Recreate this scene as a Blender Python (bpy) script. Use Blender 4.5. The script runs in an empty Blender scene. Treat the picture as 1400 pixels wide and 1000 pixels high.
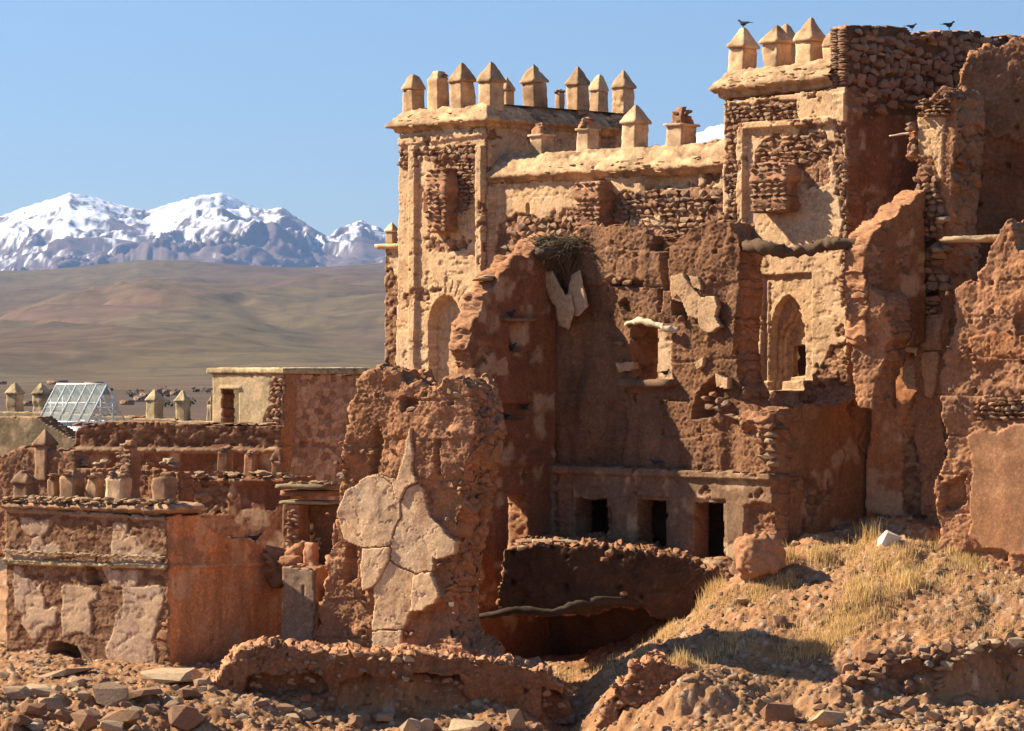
import bpy, bmesh, math, random
import numpy as np
from mathutils import Vector, Matrix
R = math.radians
random.seed(7)
S = bpy.context.scene
COL = S.collection
# ------------------------------------------------------------------ camera, sky, sun, exposure
FPX, HY = 4500.0, 490.0                      # focal length in photo pixels, horizon row
cam = bpy.data.cameras.new('camera'); camo = bpy.data.objects.new('camera', cam); COL.objects.link(camo)
cam.sensor_width = 36.0; cam.lens = 36.0*FPX/1400.0
cam.shift_y = -(500.0-HY)/1400.0
cam.clip_start = 0.5; cam.clip_end = 80000.0
camo.rotation_euler = (R(90), 0, 0); S.camera = camo
SUN_AZ, SUN_EL = 107.0, 37.0                 # azimuth measured from 'towards the camera' to the left
sdir = Vector((-math.cos(R(SUN_EL))*math.sin(R(SUN_AZ)), -math.cos(R(SUN_EL))*math.cos(R(SUN_AZ)), math.sin(R(SUN_EL))))
W = bpy.data.worlds.new('World'); S.world = W; W.use_nodes = True
wn = W.node_tree.nodes; wl = W.node_tree.links
sky = wn.new('ShaderNodeTexSky'); sky.sky_type = 'NISHITA'; sky.sun_disc = False
sky.sun_elevation = R(SUN_EL); sky.sun_rotation = math.atan2(sdir.x, sdir.y)
sky.altitude = 300; sky.air_density = 1.0; sky.dust_density = 0.2; sky.ozone_density = 6.0
wn['Background'].inputs['Strength'].default_value = 0.05
wl.new(sky.outputs[0], wn['Background'].inputs['Color'])
sl = bpy.data.lights.new('sun', 'SUN'); so = bpy.data.objects.new('sun', sl); COL.objects.link(so)
sl.energy = 5.0; sl.angle = R(0.5); sl.color = (1.0, 0.86, 0.66)
so.rotation_euler = sdir.to_track_quat('Z', 'Y').to_euler(); so.location = (-60, 20, 60)
S.view_settings.view_transform = 'Standard'; S.view_settings.look = 'None'
S.view_settings.exposure = 1.3; S.view_settings.gamma = 1.0
# ------------------------------------------------------------------ noise
def _h(ix, iy, s):
    n = (ix.astype(np.int64)*374761393 + iy.astype(np.int64)*668265263 + s*144269504) & 0x7fffffff
    n = ((n ^ (n >> 13))*1274126177) & 0x7fffffff
    n = ((n ^ (n >> 15))*1103515245) & 0x7fffffff
    return ((n ^ (n >> 16)) & 0xffffff)/16777216.0
def vn(x, y, s=0):
    x = np.asarray(x, float); y = np.asarray(y, float)
    ix = np.floor(x); iy = np.floor(y); fx = x-ix; fy = y-iy
    fx = fx*fx*fx*(fx*(fx*6-15)+10); fy = fy*fy*fy*(fy*(fy*6-15)+10)
    a = _h(ix, iy, s); b = _h(ix+1, iy, s); c = _h(ix, iy+1, s); d = _h(ix+1, iy+1, s)
    return (a*(1-fx)+b*fx)*(1-fy)+(c*(1-fx)+d*fx)*fy
def fbm(x, y, s=0, o=4, g=.5, l=2.03):
    a = 1.; t = 0.; v = 0.
    for i in range(o):
        v = v+a*vn(x, y, s+i*17); t += a; a *= g; x = x*l+3.1; y = y*l+1.7
    return v/t
def wor(x, y, s=0):
    x = np.asarray(x, float); y = np.asarray(y, float)
    ix = np.floor(x); iy = np.floor(y)
    f1 = np.full(x.shape, 9.); f2 = np.full(x.shape, 9.); cid = np.zeros(x.shape)
    for dx in (-1, 0, 1):
        for dy in (-1, 0, 1):
            cx = ix+dx; cy = iy+dy
            px = cx+.1+.8*_h(cx, cy, s); py = cy+.1+.8*_h(cx, cy, s+91)
            d = np.hypot(px-x, py-y); i = _h(cx, cy, s+333)
            m = d < f1
            f2 = np.where(m, f1, np.minimum(f2, d)); cid = np.where(m, i, cid); f1 = np.where(m, d, f1)
    return f1, f2, cid
def n3(p, f, s=0, o=3):
    return (fbm(p[:, 0]*f+.31*p[:, 2]*f, p[:, 1]*f, s, o)+fbm(p[:, 1]*f, p[:, 2]*f+.27*p[:, 0]*f, s+5, o)+fbm(p[:, 2]*f, p[:, 0]*f, s+9, o))/3-.5
def ss(a, b, x):
    t = np.clip((x-a)/(b-a), 0, 1); return t*t*(3-2*t)
def mix3(a, b, m): return np.asarray(a)*(1-m[..., None])+np.asarray(b)*m[..., None]
# ------------------------------------------------------------------ materials
def newmat(name):
    m = bpy.data.materials.new(name); m.use_nodes = True
    n = m.node_tree.nodes; b = n['Principled BSDF']; b.inputs['Roughness'].default_value = .95
    b.inputs['Specular IOR Level'].default_value = .15
    return m, n, m.node_tree.links, b
def grain(n, l, b, sc, st, dist, sc2=None):
    tc = n.new('ShaderNodeTexCoord'); t = n.new('ShaderNodeTexNoise'); t.inputs['Scale'].default_value = sc
    t.inputs['Detail'].default_value = 6; t.inputs['Roughness'].default_value = .7
    l.new(tc.outputs['Object'], t.inputs['Vector'])
    bp = n.new('ShaderNodeBump'); bp.inputs['Strength'].default_value = st; bp.inputs['Distance'].default_value = dist
    l.new(t.outputs['Fac'], bp.inputs['Height']); l.new(bp.outputs['Normal'], b.inputs['Normal'])
    return tc, t
def attr_mat(name, sc=42., st=.6, dist=.018, lo=.70, hi=1.28):
    m, n, l, b = newmat(name); tc, t = grain(n, l, b, sc, st, dist)
    a = n.new('ShaderNodeAttribute'); a.attribute_name = 'Col'
    t2 = n.new('ShaderNodeTexNoise'); t2.inputs['Scale'].default_value = sc*.35; t2.inputs['Detail'].default_value = 8; t2.inputs['Roughness'].default_value = .75
    l.new(tc.outputs['Object'], t2.inputs['Vector'])
    mr = n.new('ShaderNodeMapRange'); mr.inputs[1].default_value = .3; mr.inputs[2].default_value = .7; mr.inputs[3].default_value = lo; mr.inputs[4].default_value = hi
    l.new(t2.outputs['Fac'], mr.inputs[0])
    mx = n.new('ShaderNodeVectorMath'); mx.operation = 'SCALE'
    l.new(a.outputs['Color'], mx.inputs[0]); l.new(mr.outputs[0], mx.inputs['Scale']); l.new(mx.outputs[0], b.inputs['Base Color'])
    return m
def ramp_mat(name, cols, sc=12., st=.6, dist=.03, rough=.95):
    m, n, l, b = newmat(name); b.inputs['Roughness'].default_value = rough
    tc, t = grain(n, l, b, sc, st, dist)
    oi = n.new('ShaderNodeObjectInfo'); r = n.new('ShaderNodeValToRGB'); r.color_ramp.interpolation = 'LINEAR'
    el = r.color_ramp.elements
    while len(el) < len(cols): el.new(.5)
    for i, c in enumerate(cols):
        el[i].position = i/(len(cols)-1); el[i].color = (*c, 1)
    l.new(oi.outputs['Random'], r.inputs[0])
    mr = n.new('ShaderNodeMapRange'); mr.inputs[1].default_value = .3; mr.inputs[2].default_value = .7; mr.inputs[3].default_value = .65; mr.inputs[4].default_value = 1.3
    l.new(t.outputs['Fac'], mr.inputs[0])
    mx = n.new('ShaderNodeVectorMath'); mx.operation = 'SCALE'
    l.new(r.outputs[0], mx.inputs[0]); l.new(mr.outputs[0], mx.inputs['Scale']); l.new(mx.outputs[0], b.inputs['Base Color'])
    return m
def plain_mat(name, c, sc=20., st=.3, dist=.02, rough=.9):
    m = ramp_mat(name, [c, c], sc, st, dist, rough); return m
M_EARTH = attr_mat('earthen_wall'); M_GROUND = attr_mat('stony_earth', 36., .8, .02)
M_FAR = attr_mat('far_terrain', .05, .5, 2., .62, 1.4)
M_STONE = ramp_mat('masonry_stone', [(.19, .10, .058), (.29, .155, .088), (.36, .215, .125), (.25, .165, .115), (.43, .29, .18)])
M_PALE = ramp_mat('pale_slab_stone', [(.36, .245, .145), (.46, .335, .205), (.29, .17, .10), (.41, .275, .17)])
M_ROCK = ramp_mat('rubble_rock', [(.20, .105, .06), (.29, .17, .105), (.38, .27, .175), (.24, .13, .073), (.33, .21, .125), (.27, .23, .17)])
M_PLAST = ramp_mat('tan_plaster', [(.48, .31, .175), (.53, .35, .21), (.45, .28, .155)], 9., .12, .012)
M_GPLAST = ramp_mat('grey_plaster', [(.37, .26, .165), (.42, .30, .19), (.33, .23, .15)], 9., .12, .012)
M_OCHF = ramp_mat('ochre_flakes', [(.52, .33, .17), (.62, .42, .24), (.44, .28, .15)])
M_WOOD = ramp_mat('weathered_wood', [(.15, .095, .055), (.12, .075, .045), (.18, .12, .075)], 30., .5, .02)
M_DWOOD = plain_mat('dark_wood', (.055, .036, .024), 30.)
M_PWOOD = plain_mat('bleached_wood', (.58, .46, .31), 40.)
M_BIRD = plain_mat('dark_feathers', (.035, .045, .055), 60., .2, .005, .6)
M_TWIG = ramp_mat('twigs', [(.13, .10, .06), (.2, .15, .09)], 30.)
M_WHITE = plain_mat('white_metal', (.75, .77, .76), 10., .05, .005, .5)
M_WHITEST = plain_mat('white_block', (.72, .63, .50), 20., .5, .02)
def glass_mat():
    m, n, l, b = newmat('skylight_glass'); b.inputs['Base Color'].default_value = (.42, .50, .48, 1)
    b.inputs['Roughness'].default_value = .06; b.inputs['Specular IOR Level'].default_value = .4; b.inputs['Alpha'].default_value = .26
    return m
M_GLASS = glass_mat()
OCH = np.array((.545, .352, .195)); OCH2 = np.array((.60, .41, .245)); STO = np.array((.30, .155, .085)); MUD = np.array((.275, .138, .072))
RED = np.array((.23, .09, .042)); TAN = np.array((.34, .205, .12)); GREY = np.array((.30, .205, .135)); BEIGE = np.array((.42, .315, .18)); ORG = np.array((.40, .175, .075))
# ------------------------------------------------------------------ building blocks
def link(o, parent=None):
    COL.objects.link(o)
    if parent is not None:
        o.parent = parent; o['w'] = list(o.location)
        pw = Vector(parent['w']) if 'w' in parent else Vector((0, 0, 0))
        o.location = Vector(o.location)-pw
    else: o['w'] = list(o.location)
    return o
def tag(o, label=None, cat=None, group=None, kind=None):
    if label: o['label'] = label
    if cat: o['category'] = cat
    if group: o['group'] = group
    if kind: o['kind'] = kind
    return o
def thing(name, loc, label, cat, group=None):
    o = bpy.data.objects.new(name, None); o.location = loc; o.empty_display_size = .2
    link(o); return tag(o, label, cat, group)
def mk(name, V, Q, mat, parent=None, col=None, T=None, smooth=False, origin=None):
    V = np.asarray(V, np.float32); Q = np.asarray(Q, np.int32).reshape(-1, 4); T = np.zeros((0, 3), np.int32) if T is None else np.asarray(T, np.int32).reshape(-1, 3)
    me = bpy.data.meshes.new(name)
    if origin is None:
        origin = V.mean(0) if len(V) else np.zeros(3)
        origin = np.array((origin[0], origin[1], V[:, 2].min()))
    V = V-np.asarray(origin, np.float32)
    me.vertices.add(len(V)); me.vertices.foreach_set('co', V.astype(np.float32).ravel())
    nl = len(Q)*4+len(T)*3; me.loops.add(nl); me.loops.foreach_set('vertex_index', np.concatenate([Q.ravel(), T.ravel()]).astype(np.int32))
    me.polygons.add(len(Q)+len(T))
    me.polygons.foreach_set('loop_start', np.concatenate([np.arange(len(Q))*4, len(Q)*4+np.arange(len(T))*3]).astype(np.int32))
    me.update(calc_edges=True)
    if smooth: me.polygons.foreach_set('use_smooth', np.ones(len(Q)+len(T), bool))
    if col is not None:
        col = np.asarray(col, np.float32)
        if col.ndim == 1: col = np.tile(col, (len(V), 1))
        c = np.ones((len(V), 4), np.float32); c[:, :3] = col
        me.color_attributes.new('Col', 'FLOAT_COLOR', 'POINT').data.foreach_set('color', c.ravel())
    me.materials.append(mat)
    o = bpy.data.objects.new(name, me); o.location = [float(v) for v in origin]
    return link(o, parent)
class Pl:
    """vertical plane through the ray of column px at depth Y, its normal turned a degrees to the left of 'towards the camera'"""
    def __init__(s, px, Y, a):
        a = R(a); s.a = a; s.t = np.array((math.cos(a), -math.sin(a))); s.n = np.array((-math.sin(a), -math.cos(a))); s.o = np.array(((px-700)/FPX*Y, Y))
    def off(s, d):
        q = Pl(0, 1, 0); q.a = s.a; q.t = s.t; q.n = s.n; q.o = s.o+s.n*d; return q
    def uv(s, px, py):
        k = (px-700)/FPX; u = (k*s.o[1]-s.o[0])/(s.t[0]-k*s.t[1]); Y = s.o[1]+s.t[1]*u
        return u, (HY-py)/FPX*Y
    def poly(s, pp): return [s.uv(*p) for p in pp]
    def P(s, u, z, d=0.):
        u = np.asarray(u, float); z = np.asarray(z, float); d = np.asarray(d, float)
        x = s.o[0]+s.t[0]*u+s.n[0]*d; y = s.o[1]+s.t[1]*u+s.n[1]*d
        return np.stack(np.broadcast_arrays(x, y, z), -1)
    def at(s, px, py, d=0.):
        q = s.off(d); u, z = q.uv(px, py); return Vector(q.P(u, z))
def pip(U, Z, poly):
    ins = np.zeros(U.shape, bool); n = len(poly)
    for i in range(n):
        x1, y1 = poly[i]; x2, y2 = poly[(i+1) % n]
        if y1 == y2: continue
        c = ((y1 > Z) != (y2 > Z)) & (U < (x2-x1)*(Z-y1)/(y2-y1)+x1)
        ins ^= c
    return ins
def mask(pl, U, Z, pp, warp=.0, s=3):
    if warp:
        U = U+(fbm(U*3, Z*3, s, 3)-.5)*2*warp; Z = Z+(fbm(U*3+9, Z*3, s+50, 3)-.5)*2*warp
    return pip(U, Z, pl.poly(pp)).astype(float)
def crack(pl, U, Z, pp, w=.03):
    q = pl.poly(pp); d = np.full(U.shape, 9.); Uw = U+(fbm(U*6, Z*6, 71, 2)-.5)*.12; Zw = Z+(fbm(U*6+4, Z*6, 77, 2)-.5)*.12
    for (x1, y1), (x2, y2) in zip(q[:-1], q[1:]):
        L2 = (x2-x1)**2+(y2-y1)**2+1e-9
        t = np.clip(((Uw-x1)*(x2-x1)+(Zw-y1)*(y2-y1))/L2, 0, 1); d = np.minimum(d, np.hypot(Uw-x1-t*(x2-x1), Zw-y1-t*(y2-y1)))
    w = w*.55
    return 1-ss(w*.5, w, d)
def vary(c, U, Z, s, a=.35):
    f = fbm(U*1.7, Z*1.7, s, 4); g = fbm(U*9, Z*9, s+8, 2)
    c = np.asarray(c)
    if c.ndim == 1: c = np.broadcast_to(c, U.shape+(3,))
    st = fbm(U*4.5, Z*.45, s+91, 3); fl = _h(np.round(U*1000), np.round(Z*1000), s+17)
    v = 1+(f-.5)*2*a+(g-.5)*.3+(st-.5)*.35+np.where(fl > .93, .35, (fl-.5)*.22)
    t = (fbm(U*.8, Z*.8, s+44, 3)-.5)*.25
    return c*v[..., None]*np.stack([1+t*.3, 1-t*.2, 1-t], -1)
def wall(name, pl, pp, parent=None, fn=None, res=.032, thick=.6, holes=(), jit=.05, ring=.07, rough=.035, rim=None, back=True, mat=None, seed=1):
    q = pl.poly(pp); qa = np.array(q); u0, z0 = qa.min(0)-res*2; u1, z1 = qa.max(0)+res*2
    nu = int((u1-u0)/res)+2; nz = int((z1-z0)/res)+2
    us = u0+np.arange(nu)*res; zs = z0+np.arange(nz)*res
    U, Z = np.meshgrid(us, zs, indexing='ij')
    cu = U[:-1, :-1]+res/2; cz = Z[:-1, :-1]+res/2
    ju = cu+(fbm(cu*4, cz*4, seed, 4)-.5)*2*jit; jz = cz+(fbm(cu*4+31, cz*4, seed+3, 4)-.5)*2*jit
    K = pip(ju, jz, q)
    for h in holes: K &= ~pip(cu+(fbm(cu*5, cz*5, seed+6, 3)-.5)*.06, cz+(fbm(cu*5+7, cz*5, seed+9, 3)-.5)*.06, pl.poly(h))
    d, col = fn(U, Z)
    ii, jj = np.nonzero(K)
    idx = np.arange(nu*nz).reshape(nu, nz)
    F = np.stack([idx[ii, jj], idx[ii+1, jj], idx[ii+1, jj+1], idx[ii, jj+1]], -1)
    used = np.zeros(nu*nz, bool); used[F.ravel()] = True
    rm = -np.ones(nu*nz, np.int64); rm[used] = np.arange(used.sum()); F = rm[F]
    Uu = U.ravel()[used]; Zu = Z.ravel()[used]; du = d.ravel()[used]; cu_ = col.reshape(-1, 3)[used]
    V = [pl.P(Uu, Zu, du)]; C = [cu_]; Q = [F]; nv = len(Uu)
    Kp = np.pad(K, 1)
    ed = []
    c = Kp[1:-1, 1:-1]
    for nb, ea, eb in ((Kp[1:-1, :-2], (0, 0), (1, 0)), (Kp[2:, 1:-1], (1, 0), (1, 1)), (Kp[1:-1, 2:], (1, 1), (0, 1)), (Kp[:-2, 1:-1], (0, 1), (0, 0))):
        i, j = np.nonzero(c & ~nb)
        ed.append(np.stack([idx[i+ea[0], j+ea[1]], idx[i+eb[0], j+eb[1]]], -1))
    E = rm[np.concatenate(ed)]
    bn = np.unique(E); bm_ = -np.ones(nv, np.int64); bm_[bn] = np.arange(len(bn)); Eb = bm_[E]
    K_ = max(1, int(thick/ring)); rc = MUD if rim is None else np.asarray(rim)
    prev = bn
    for k in range(1, K_+1):
        t = k/K_; dd = du[bn]*(1-t)-thick*t
        f = 0 if (k == K_ and back) else 1
        a = rough*2*f
        ou = (fbm(Uu[bn]*5+k*ring*5, Zu[bn]*5+k*ring*3, seed+21, 3)-.5)*a*1.6; oz = (fbm(Uu[bn]*5+k*ring*4, Zu[bn]*5-k*ring*5, seed+29, 3)-.5)*a*1.6
        if k == K_ and back: break
        V.append(pl.P(Uu[bn]+ou, Zu[bn]+oz, dd)); C.append(vary(rc, Uu[bn]+k*ring, Zu[bn], seed+2))
        cur = nv+np.arange(len(bn)); nv += len(bn)
        Q.append(np.stack([prev[Eb[:, 1]], prev[Eb[:, 0]], cur[Eb[:, 0]], cur[Eb[:, 1]]], -1)); prev = cur
    if back:
        nf = len(Uu); V.append(pl.P(Uu, Zu, -thick+(fbm(Uu*2, Zu*2, seed+7, 3)-.5)*.08)); C.append(vary(rc, Uu, Zu, seed+4))
        cur = nv+bn
        Q.append(np.stack([prev[Eb[:, 1]], prev[Eb[:, 0]], cur[Eb[:, 0]], cur[Eb[:, 1]]], -1))
        Q.append(F[:, ::-1]+nv); nv += nf
    return mk(name, np.concatenate(V), np.concatenate(Q), mat or M_EARTH, parent, np.concatenate(C))
# relief recipes -----------------------------------------------------
def mudrel(U, Z, s, amp=.07, grav=.035):
    grav = grav*.75; wu = U+(fbm(U*2, Z*2, s+71, 2)-.5)*.3
    lz = (Z+(fbm(U*.5, Z*.2, s+81, 3)-.5)*.35)/.82; li = np.floor(lz); gl = np.abs(lz-li-.5)*-1+.5
    lift = (_h(li, li*3, s)-.5)*.05-(1-ss(.0, .035, gl))*.045*ss(.35, .55, fbm(U*1.1, Z*.5, s+83, 2))
    bu = U/1.15+_h(li, li, s+2)*1.; bi = np.floor(bu); put = (np.abs(bu-bi-.5) < .04)*(np.abs(gl-.12) < .05)*(_h(bi, li, s+3) > .45)
    hcr = np.abs(fbm(U*.8, Z*.3, s+87, 4)-.5); lift = lift-put*.14-(1-ss(.0, .006, hcr))*.05
    d = (fbm(wu*.8, Z*.8, s, 5, .5)-.5)*2.6*amp
    pm = ss(.42, .6, fbm(U*1.3+7, Z*1.3, s+72, 3))
    d = d+(fbm(U*6, Z*8, s+73, 4, .65)-.5)*grav*1.0
    f1, f2, i = wor(U*10, Z*12, s+4); d = d+np.clip(1-f1/(.2+.3*i), 0, 1)*grav*.8*(i > .55)*pm
    return d+(_h(np.round(U*1000), np.round(Z*1000), s)-.5)*grav*1.0+lift
def mudfn(base, s, amp=.07, grav=.035, extra=None):
    def f(U, Z):
        d = mudrel(U, Z, s, amp, grav); c = vary(base, U, Z, s+1)
        return extra(U, Z, d, c) if extra else (d, c)
    return f
def facfn(pl, s, loss=(), keep=(), base=OCH, stone=STO, thr=.60, sx=.21, sz=.12, extra=None, pit=1., frq=1.1, rel=1.):
    def f(U, Z):
        n = fbm(U*frq, Z*frq, s, 5, .6); L = ss(thr, thr+.035, n)
        for p in loss: L = np.maximum(L, mask(pl, U, Z, p, .16, s))
        for p in keep: L = np.minimum(L, 1-mask(pl, U, Z, p, .06, s+1))
        wz = (fbm(U*1.5, Z*1.5, s+60, 2)-.5)*.5
        f1, f2, i = wor(U/sx+(fbm(U*7, Z*7, s+61, 3)-.5)*.9, Z/sz+wz+(fbm(U*7+5, Z*7, s+62, 3)-.5)*.9, s+2)
        sd = np.clip((f2-f1)*6, 0, 1)*.028+(i-.5)*.05+(_h(np.round(U*1000), np.round(Z*1000), s+1)-.5)*.022
        und = (fbm(U*2.2, Z*2.2, s+3, 3)-.5)*.035
        pn = fbm(U*4.5, Z*8, s+12, 4, .6); pm = ss(.5, .62, fbm(U*.9, Z*.9, s+13, 2))*.4+.6
        pt = ss(.60, .635, pn)*pm*pit
        edge = ss(.02, .5, L)*(1-ss(.5, .98, L))
        d = (1-L)*(.05+und-pt*.028+(_h(np.round(U*1000), np.round(Z*1000), s+2)-.5)*.008)+L*(sd-.03)
        d = d*rel
        c = vary(base, U, Z, s+6, .2)
        c = mix3(c, OCH2*1.05, ss(.55, .75, fbm(U*1.9, Z*1.9, s+14, 3))*.6)
        sc = stone*(.65+.8*i[..., None])*np.stack([1+0*i, .92+.2*i, .9+.25*i], -1)
        mort = np.clip((f2-f1)*5, 0, 1); sc = sc*(.6+.4*mort[..., None])
        c = mix3(c, sc, np.clip(L+pt*.35, 0, 1))
        return extra(U, Z, d, c) if extra else (d, c)
    return f
def rings_mesh(rings, k, res):
    """square cross-section stack: rings of (z, half x, half y, dx, dy)"""
    RR = []
    for a, b in zip(rings[:-1], rings[1:]):
        a = list(a)+[0]*(5-len(a)); b = list(b)+[0]*(5-len(b)); m = max(1, int(math.hypot(b[0]-a[0], b[1]-a[1])/res))
        for i in range(m): RR.append([a[j]+(b[j]-a[j])*i/m for j in range(5)])
    RR.append(list(rings[-1])+[0]*(5-len(rings[-1])))
    sq = []
    for s_ in range(4):
        for i in range(k):
            t = -1+2*i/k
            sq.append([(t, -1), (1, t), (-t, 1), (-1, -t)][s_])
    sq = np.array(sq); n = len(sq); V = []; Q = []; T = []
    for r in RR: V.append(np.stack([sq[:, 0]*r[1]+r[3], sq[:, 1]*r[2]+r[4], np.full(n, r[0])], -1))
    for i in range(len(RR)-1):
        a = i*n+np.arange(n); b = i*n+(np.arange(n)+1) % n
        Q.append(np.stack([a, b, b+n, a+n], -1))
    V = np.concatenate(V); m = len(V)
    V = np.concatenate([V, [[RR[-1][3], RR[-1][4], RR[-1][0]+.001], [RR[0][3], RR[0][4], RR[0][0]]]])
    l = (len(RR)-1)*n; a = np.arange(n); b = (a+1) % n
    T = np.concatenate([np.stack([l+a, l+b, np.full(n, m)], -1), np.stack([b, a, np.full(n, m+1)], -1)])
    return V, np.concatenate(Q), T
def stack(name, loc, ang, rings, col, parent=None, amp=.025, k=7, res=.06, s=0, fr=5., mat=None, lay=0., chip=.10):
    V, Q, T = rings_mesh(rings, k, res)
    W_ = V+np.array(loc)
    r = V.copy(); r[:, 2] = 0; r /= (np.linalg.norm(r, axis=1)[:, None]+1e-6)
    V = V+r*(n3(W_, fr, s, 3)*amp*4)[:, None]; V[:, 2] += n3(W_+7, fr, s+3, 2)*amp*2
    ch = np.clip(n3(W_+3, 3.2, s+77, 3)*7-.55, 0, 1)*chip; V = V-r*ch[:, None]; V[:, 2] -= ch*.5*(V[:, 2] > rings[-1][0]*.5)
    if lay: V = V+r*((vn(np.floor(W_[:, 2]/.085)*3.7+s, W_[:, 0]*6+W_[:, 1]*6, s)-.5)*lay)[:, None]
    ca, sa = math.cos(ang), math.sin(ang)
    V = np.stack([V[:, 0]*ca-V[:, 1]*sa, V[:, 0]*sa+V[:, 1]*ca, V[:, 2]], -1)+np.array(loc)
    f = 1+n3(W_, 2.5, s+31, 4)*2.6+(_h(np.arange(len(V)), np.arange(len(V))*3, s)-.5)*.12
    c = np.asarray(col)[None]*f[:, None] if np.ndim(col) == 1 else col
    stn = np.clip(n3(W_+9, 1.8, s+55, 4)*7+.1, 0, .75)[:, None]; c = c*(1-stn)+c*np.array((.62, .60, .62))*stn
    return mk(name, V, Q, mat or M_EARTH, parent, np.clip(c, .02, .9), T)
def sweep(name, pts, prof, col, parent=None, res=.05, amp=.02, s=0, zs=None, lip=True):
    pts = [np.array(p, float) for p in pts]; m = []
    nr = []
    for a, b in zip(pts[:-1], pts[1:]):
        d = (b-a)[:2]; d /= np.linalg.norm(d); nr.append(np.array((d[1], -d[0])))
    for i in range(len(pts)):
        if i == 0: m.append(nr[0])
        elif i == len(pts)-1: m.append(nr[-1])
        else:
            n1, n2 = nr[i-1], nr[i]; m.append((n1+n2)/(1+n1@n2))
    pr = []
    for a, b in zip(prof[:-1], prof[1:]):
        L = math.hypot(a[0]-b[0], a[1]-b[1]); k = max(1, int(L/res))
        for i in range(k): pr.append([a[j]+(b[j]-a[j])*i/k for j in range(2)])
    pr.append(prof[-1]); pr = np.array(pr); V = []
    for i in range(len(pts)-1):
        L = np.linalg.norm((pts[i+1]-pts[i])[:2]); k = max(1, int(L/res))
        for j in range(k+(1 if i == len(pts)-2 else 0)):
            t = j/k; p = pts[i]*(1-t)+pts[i+1]*t; mm = m[i]*(1-t)+m[i+1]*t
            V.append(np.stack([p[0]+mm[0]*pr[:, 0], p[1]+mm[1]*pr[:, 0], p[2]+pr[:, 1]], -1))
    V = np.array(V); nA, nB = V.shape[:2]; V = V.reshape(-1, 3)
    o = (np.tile(pr[:, 0], nA)+.2)
    a_ = n3(V, 4., s, 4); b_ = n3(V+3, 11., s+4, 2)
    V0 = V.copy(); V[:, 2] += (a_*2.2+b_*1.2)*amp*2
    ctr = np.repeat((n3(V0+11, 7., s+8, 3)*3*amp).reshape(nA, nB)[:, :1], nB, 1).ravel()
    mm_ = np.array([m[0]])  # small outward jitter, same along each section
    V[:, 0] += (a_+ctr*.6)*amp*2; V[:, 1] += (b_-ctr*.6)*amp*2
    i, j = np.meshgrid(np.arange(nA-1), np.arange(nB-1), indexing='ij'); i = i.ravel(); j = j.ravel()
    Q = np.stack([i*nB+j, i*nB+j+1, (i+1)*nB+j+1, (i+1)*nB+j], -1)
    V += (_h(np.arange(len(V))[:, None]*np.array([[1, 3, 5]]), np.arange(len(V))[:, None]+np.array([[0, 9, 17]]), s)-.5)*.022
    f = 1+a_*2.2+b_*1.4+(_h(np.arange(len(V)), np.arange(len(V))*5, s)-.5)*.2
    stn = np.clip(n3(V0*np.array((1, 1, 2.))+5, 1.6, s+55, 4)*7+.15, 0, .8)
    col = np.asarray(col)[None]*(1-stn[:, None]*np.array((.36, .38, .36)))
    return mk(name, V, Q, M_EARTH, parent, np.clip(col*f[:, None], .02, .9))
# stones -------------------------------------------------------------
def hull_mesh(name, pts, mat):
    bm = bmesh.new()
    for p in pts: bm.verts.new(p)
    r = bmesh.ops.convex_hull(bm, input=bm.verts)
    bmesh.ops.delete(bm, geom=[e for e in r['geom_unused'] if isinstance(e, bmesh.types.BMVert)], context='VERTS')
    bmesh.ops.recalc_face_normals(bm, faces=bm.faces)
    me = bpy.data.meshes.new(name); bm.to_mesh(me); bm.free(); me.materials.append(mat); return me
def stone_pts(rng, sx, sy, sz, n=15, p=3.5):
    out = []
    for i in range(n):
        v = np.array([rng.gauss(0, 1) for _ in range(3)]); v /= (np.abs(v)**p).sum()**(1/p)
        v *= rng.uniform(.82, 1.05); out.append((v[0]*sx, v[1]*sy, v[2]*sz))
    return out
rg = random.Random(5)
STONES = {k: [hull_mesh('stone', stone_pts(rg, .5, .5, .5, 22 if pw > 4 else 17, pw), m) for i in range(14)] for k, m, pw in (('m', M_STONE, 10.), ('p', M_PALE, 8.), ('r', M_ROCK, 3.2), ('o', M_OCHF, 5.))}
def put_stone(parent, loc, size, ang, kind='m', tilt=.1, name='stone', rng=rg):
    o = bpy.data.objects.new(name, rng.choice(STONES[kind])); o.location = loc; o.scale = size
    o.rotation_euler = (rng.uniform(-tilt, tilt), rng.uniform(-tilt, tilt), ang+rng.uniform(-tilt, tilt)*2)
    return link(o, parent)
def stones_on(parent, pl, pp, n, w=(.14, .32), h=(.08, .16), dep=.2, out=-.02, seed=1, kind='m', name='stone', gap=1.02, jz=0.):
    """individual stones bedded in rough courses inside a region of a wall"""
    rng = random.Random(seed); q = pl.poly(pp); qa = np.array(q); u0, z0 = qa.min(0); u1, z1 = qa.max(0); c = 0; z = z0
    row = 0
    while z < z1 and c < n:
        hh = rng.uniform(*h); u = u0-rng.uniform(0, .2)
        while u < u1 and c < n:
            ww = rng.uniform(*w)
            cu = u+ww/2; cz = z+hh/2+rng.uniform(-.02-jz, .02+jz)
            if rng.random() < .9 and pip(np.array([cu]), np.array([cz]), q)[0]:
                p = pl.P(cu, cz, out+rng.uniform(-.03, .03))
                put_stone(parent, p, (ww*gap, dep, hh*rng.uniform(.85-jz*3, 1.1+jz*5)), -pl.a, kind, .09+jz*3, name, rng); c += 1
            u += ww
        z += hh*.98; row += 1
    return c
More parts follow.
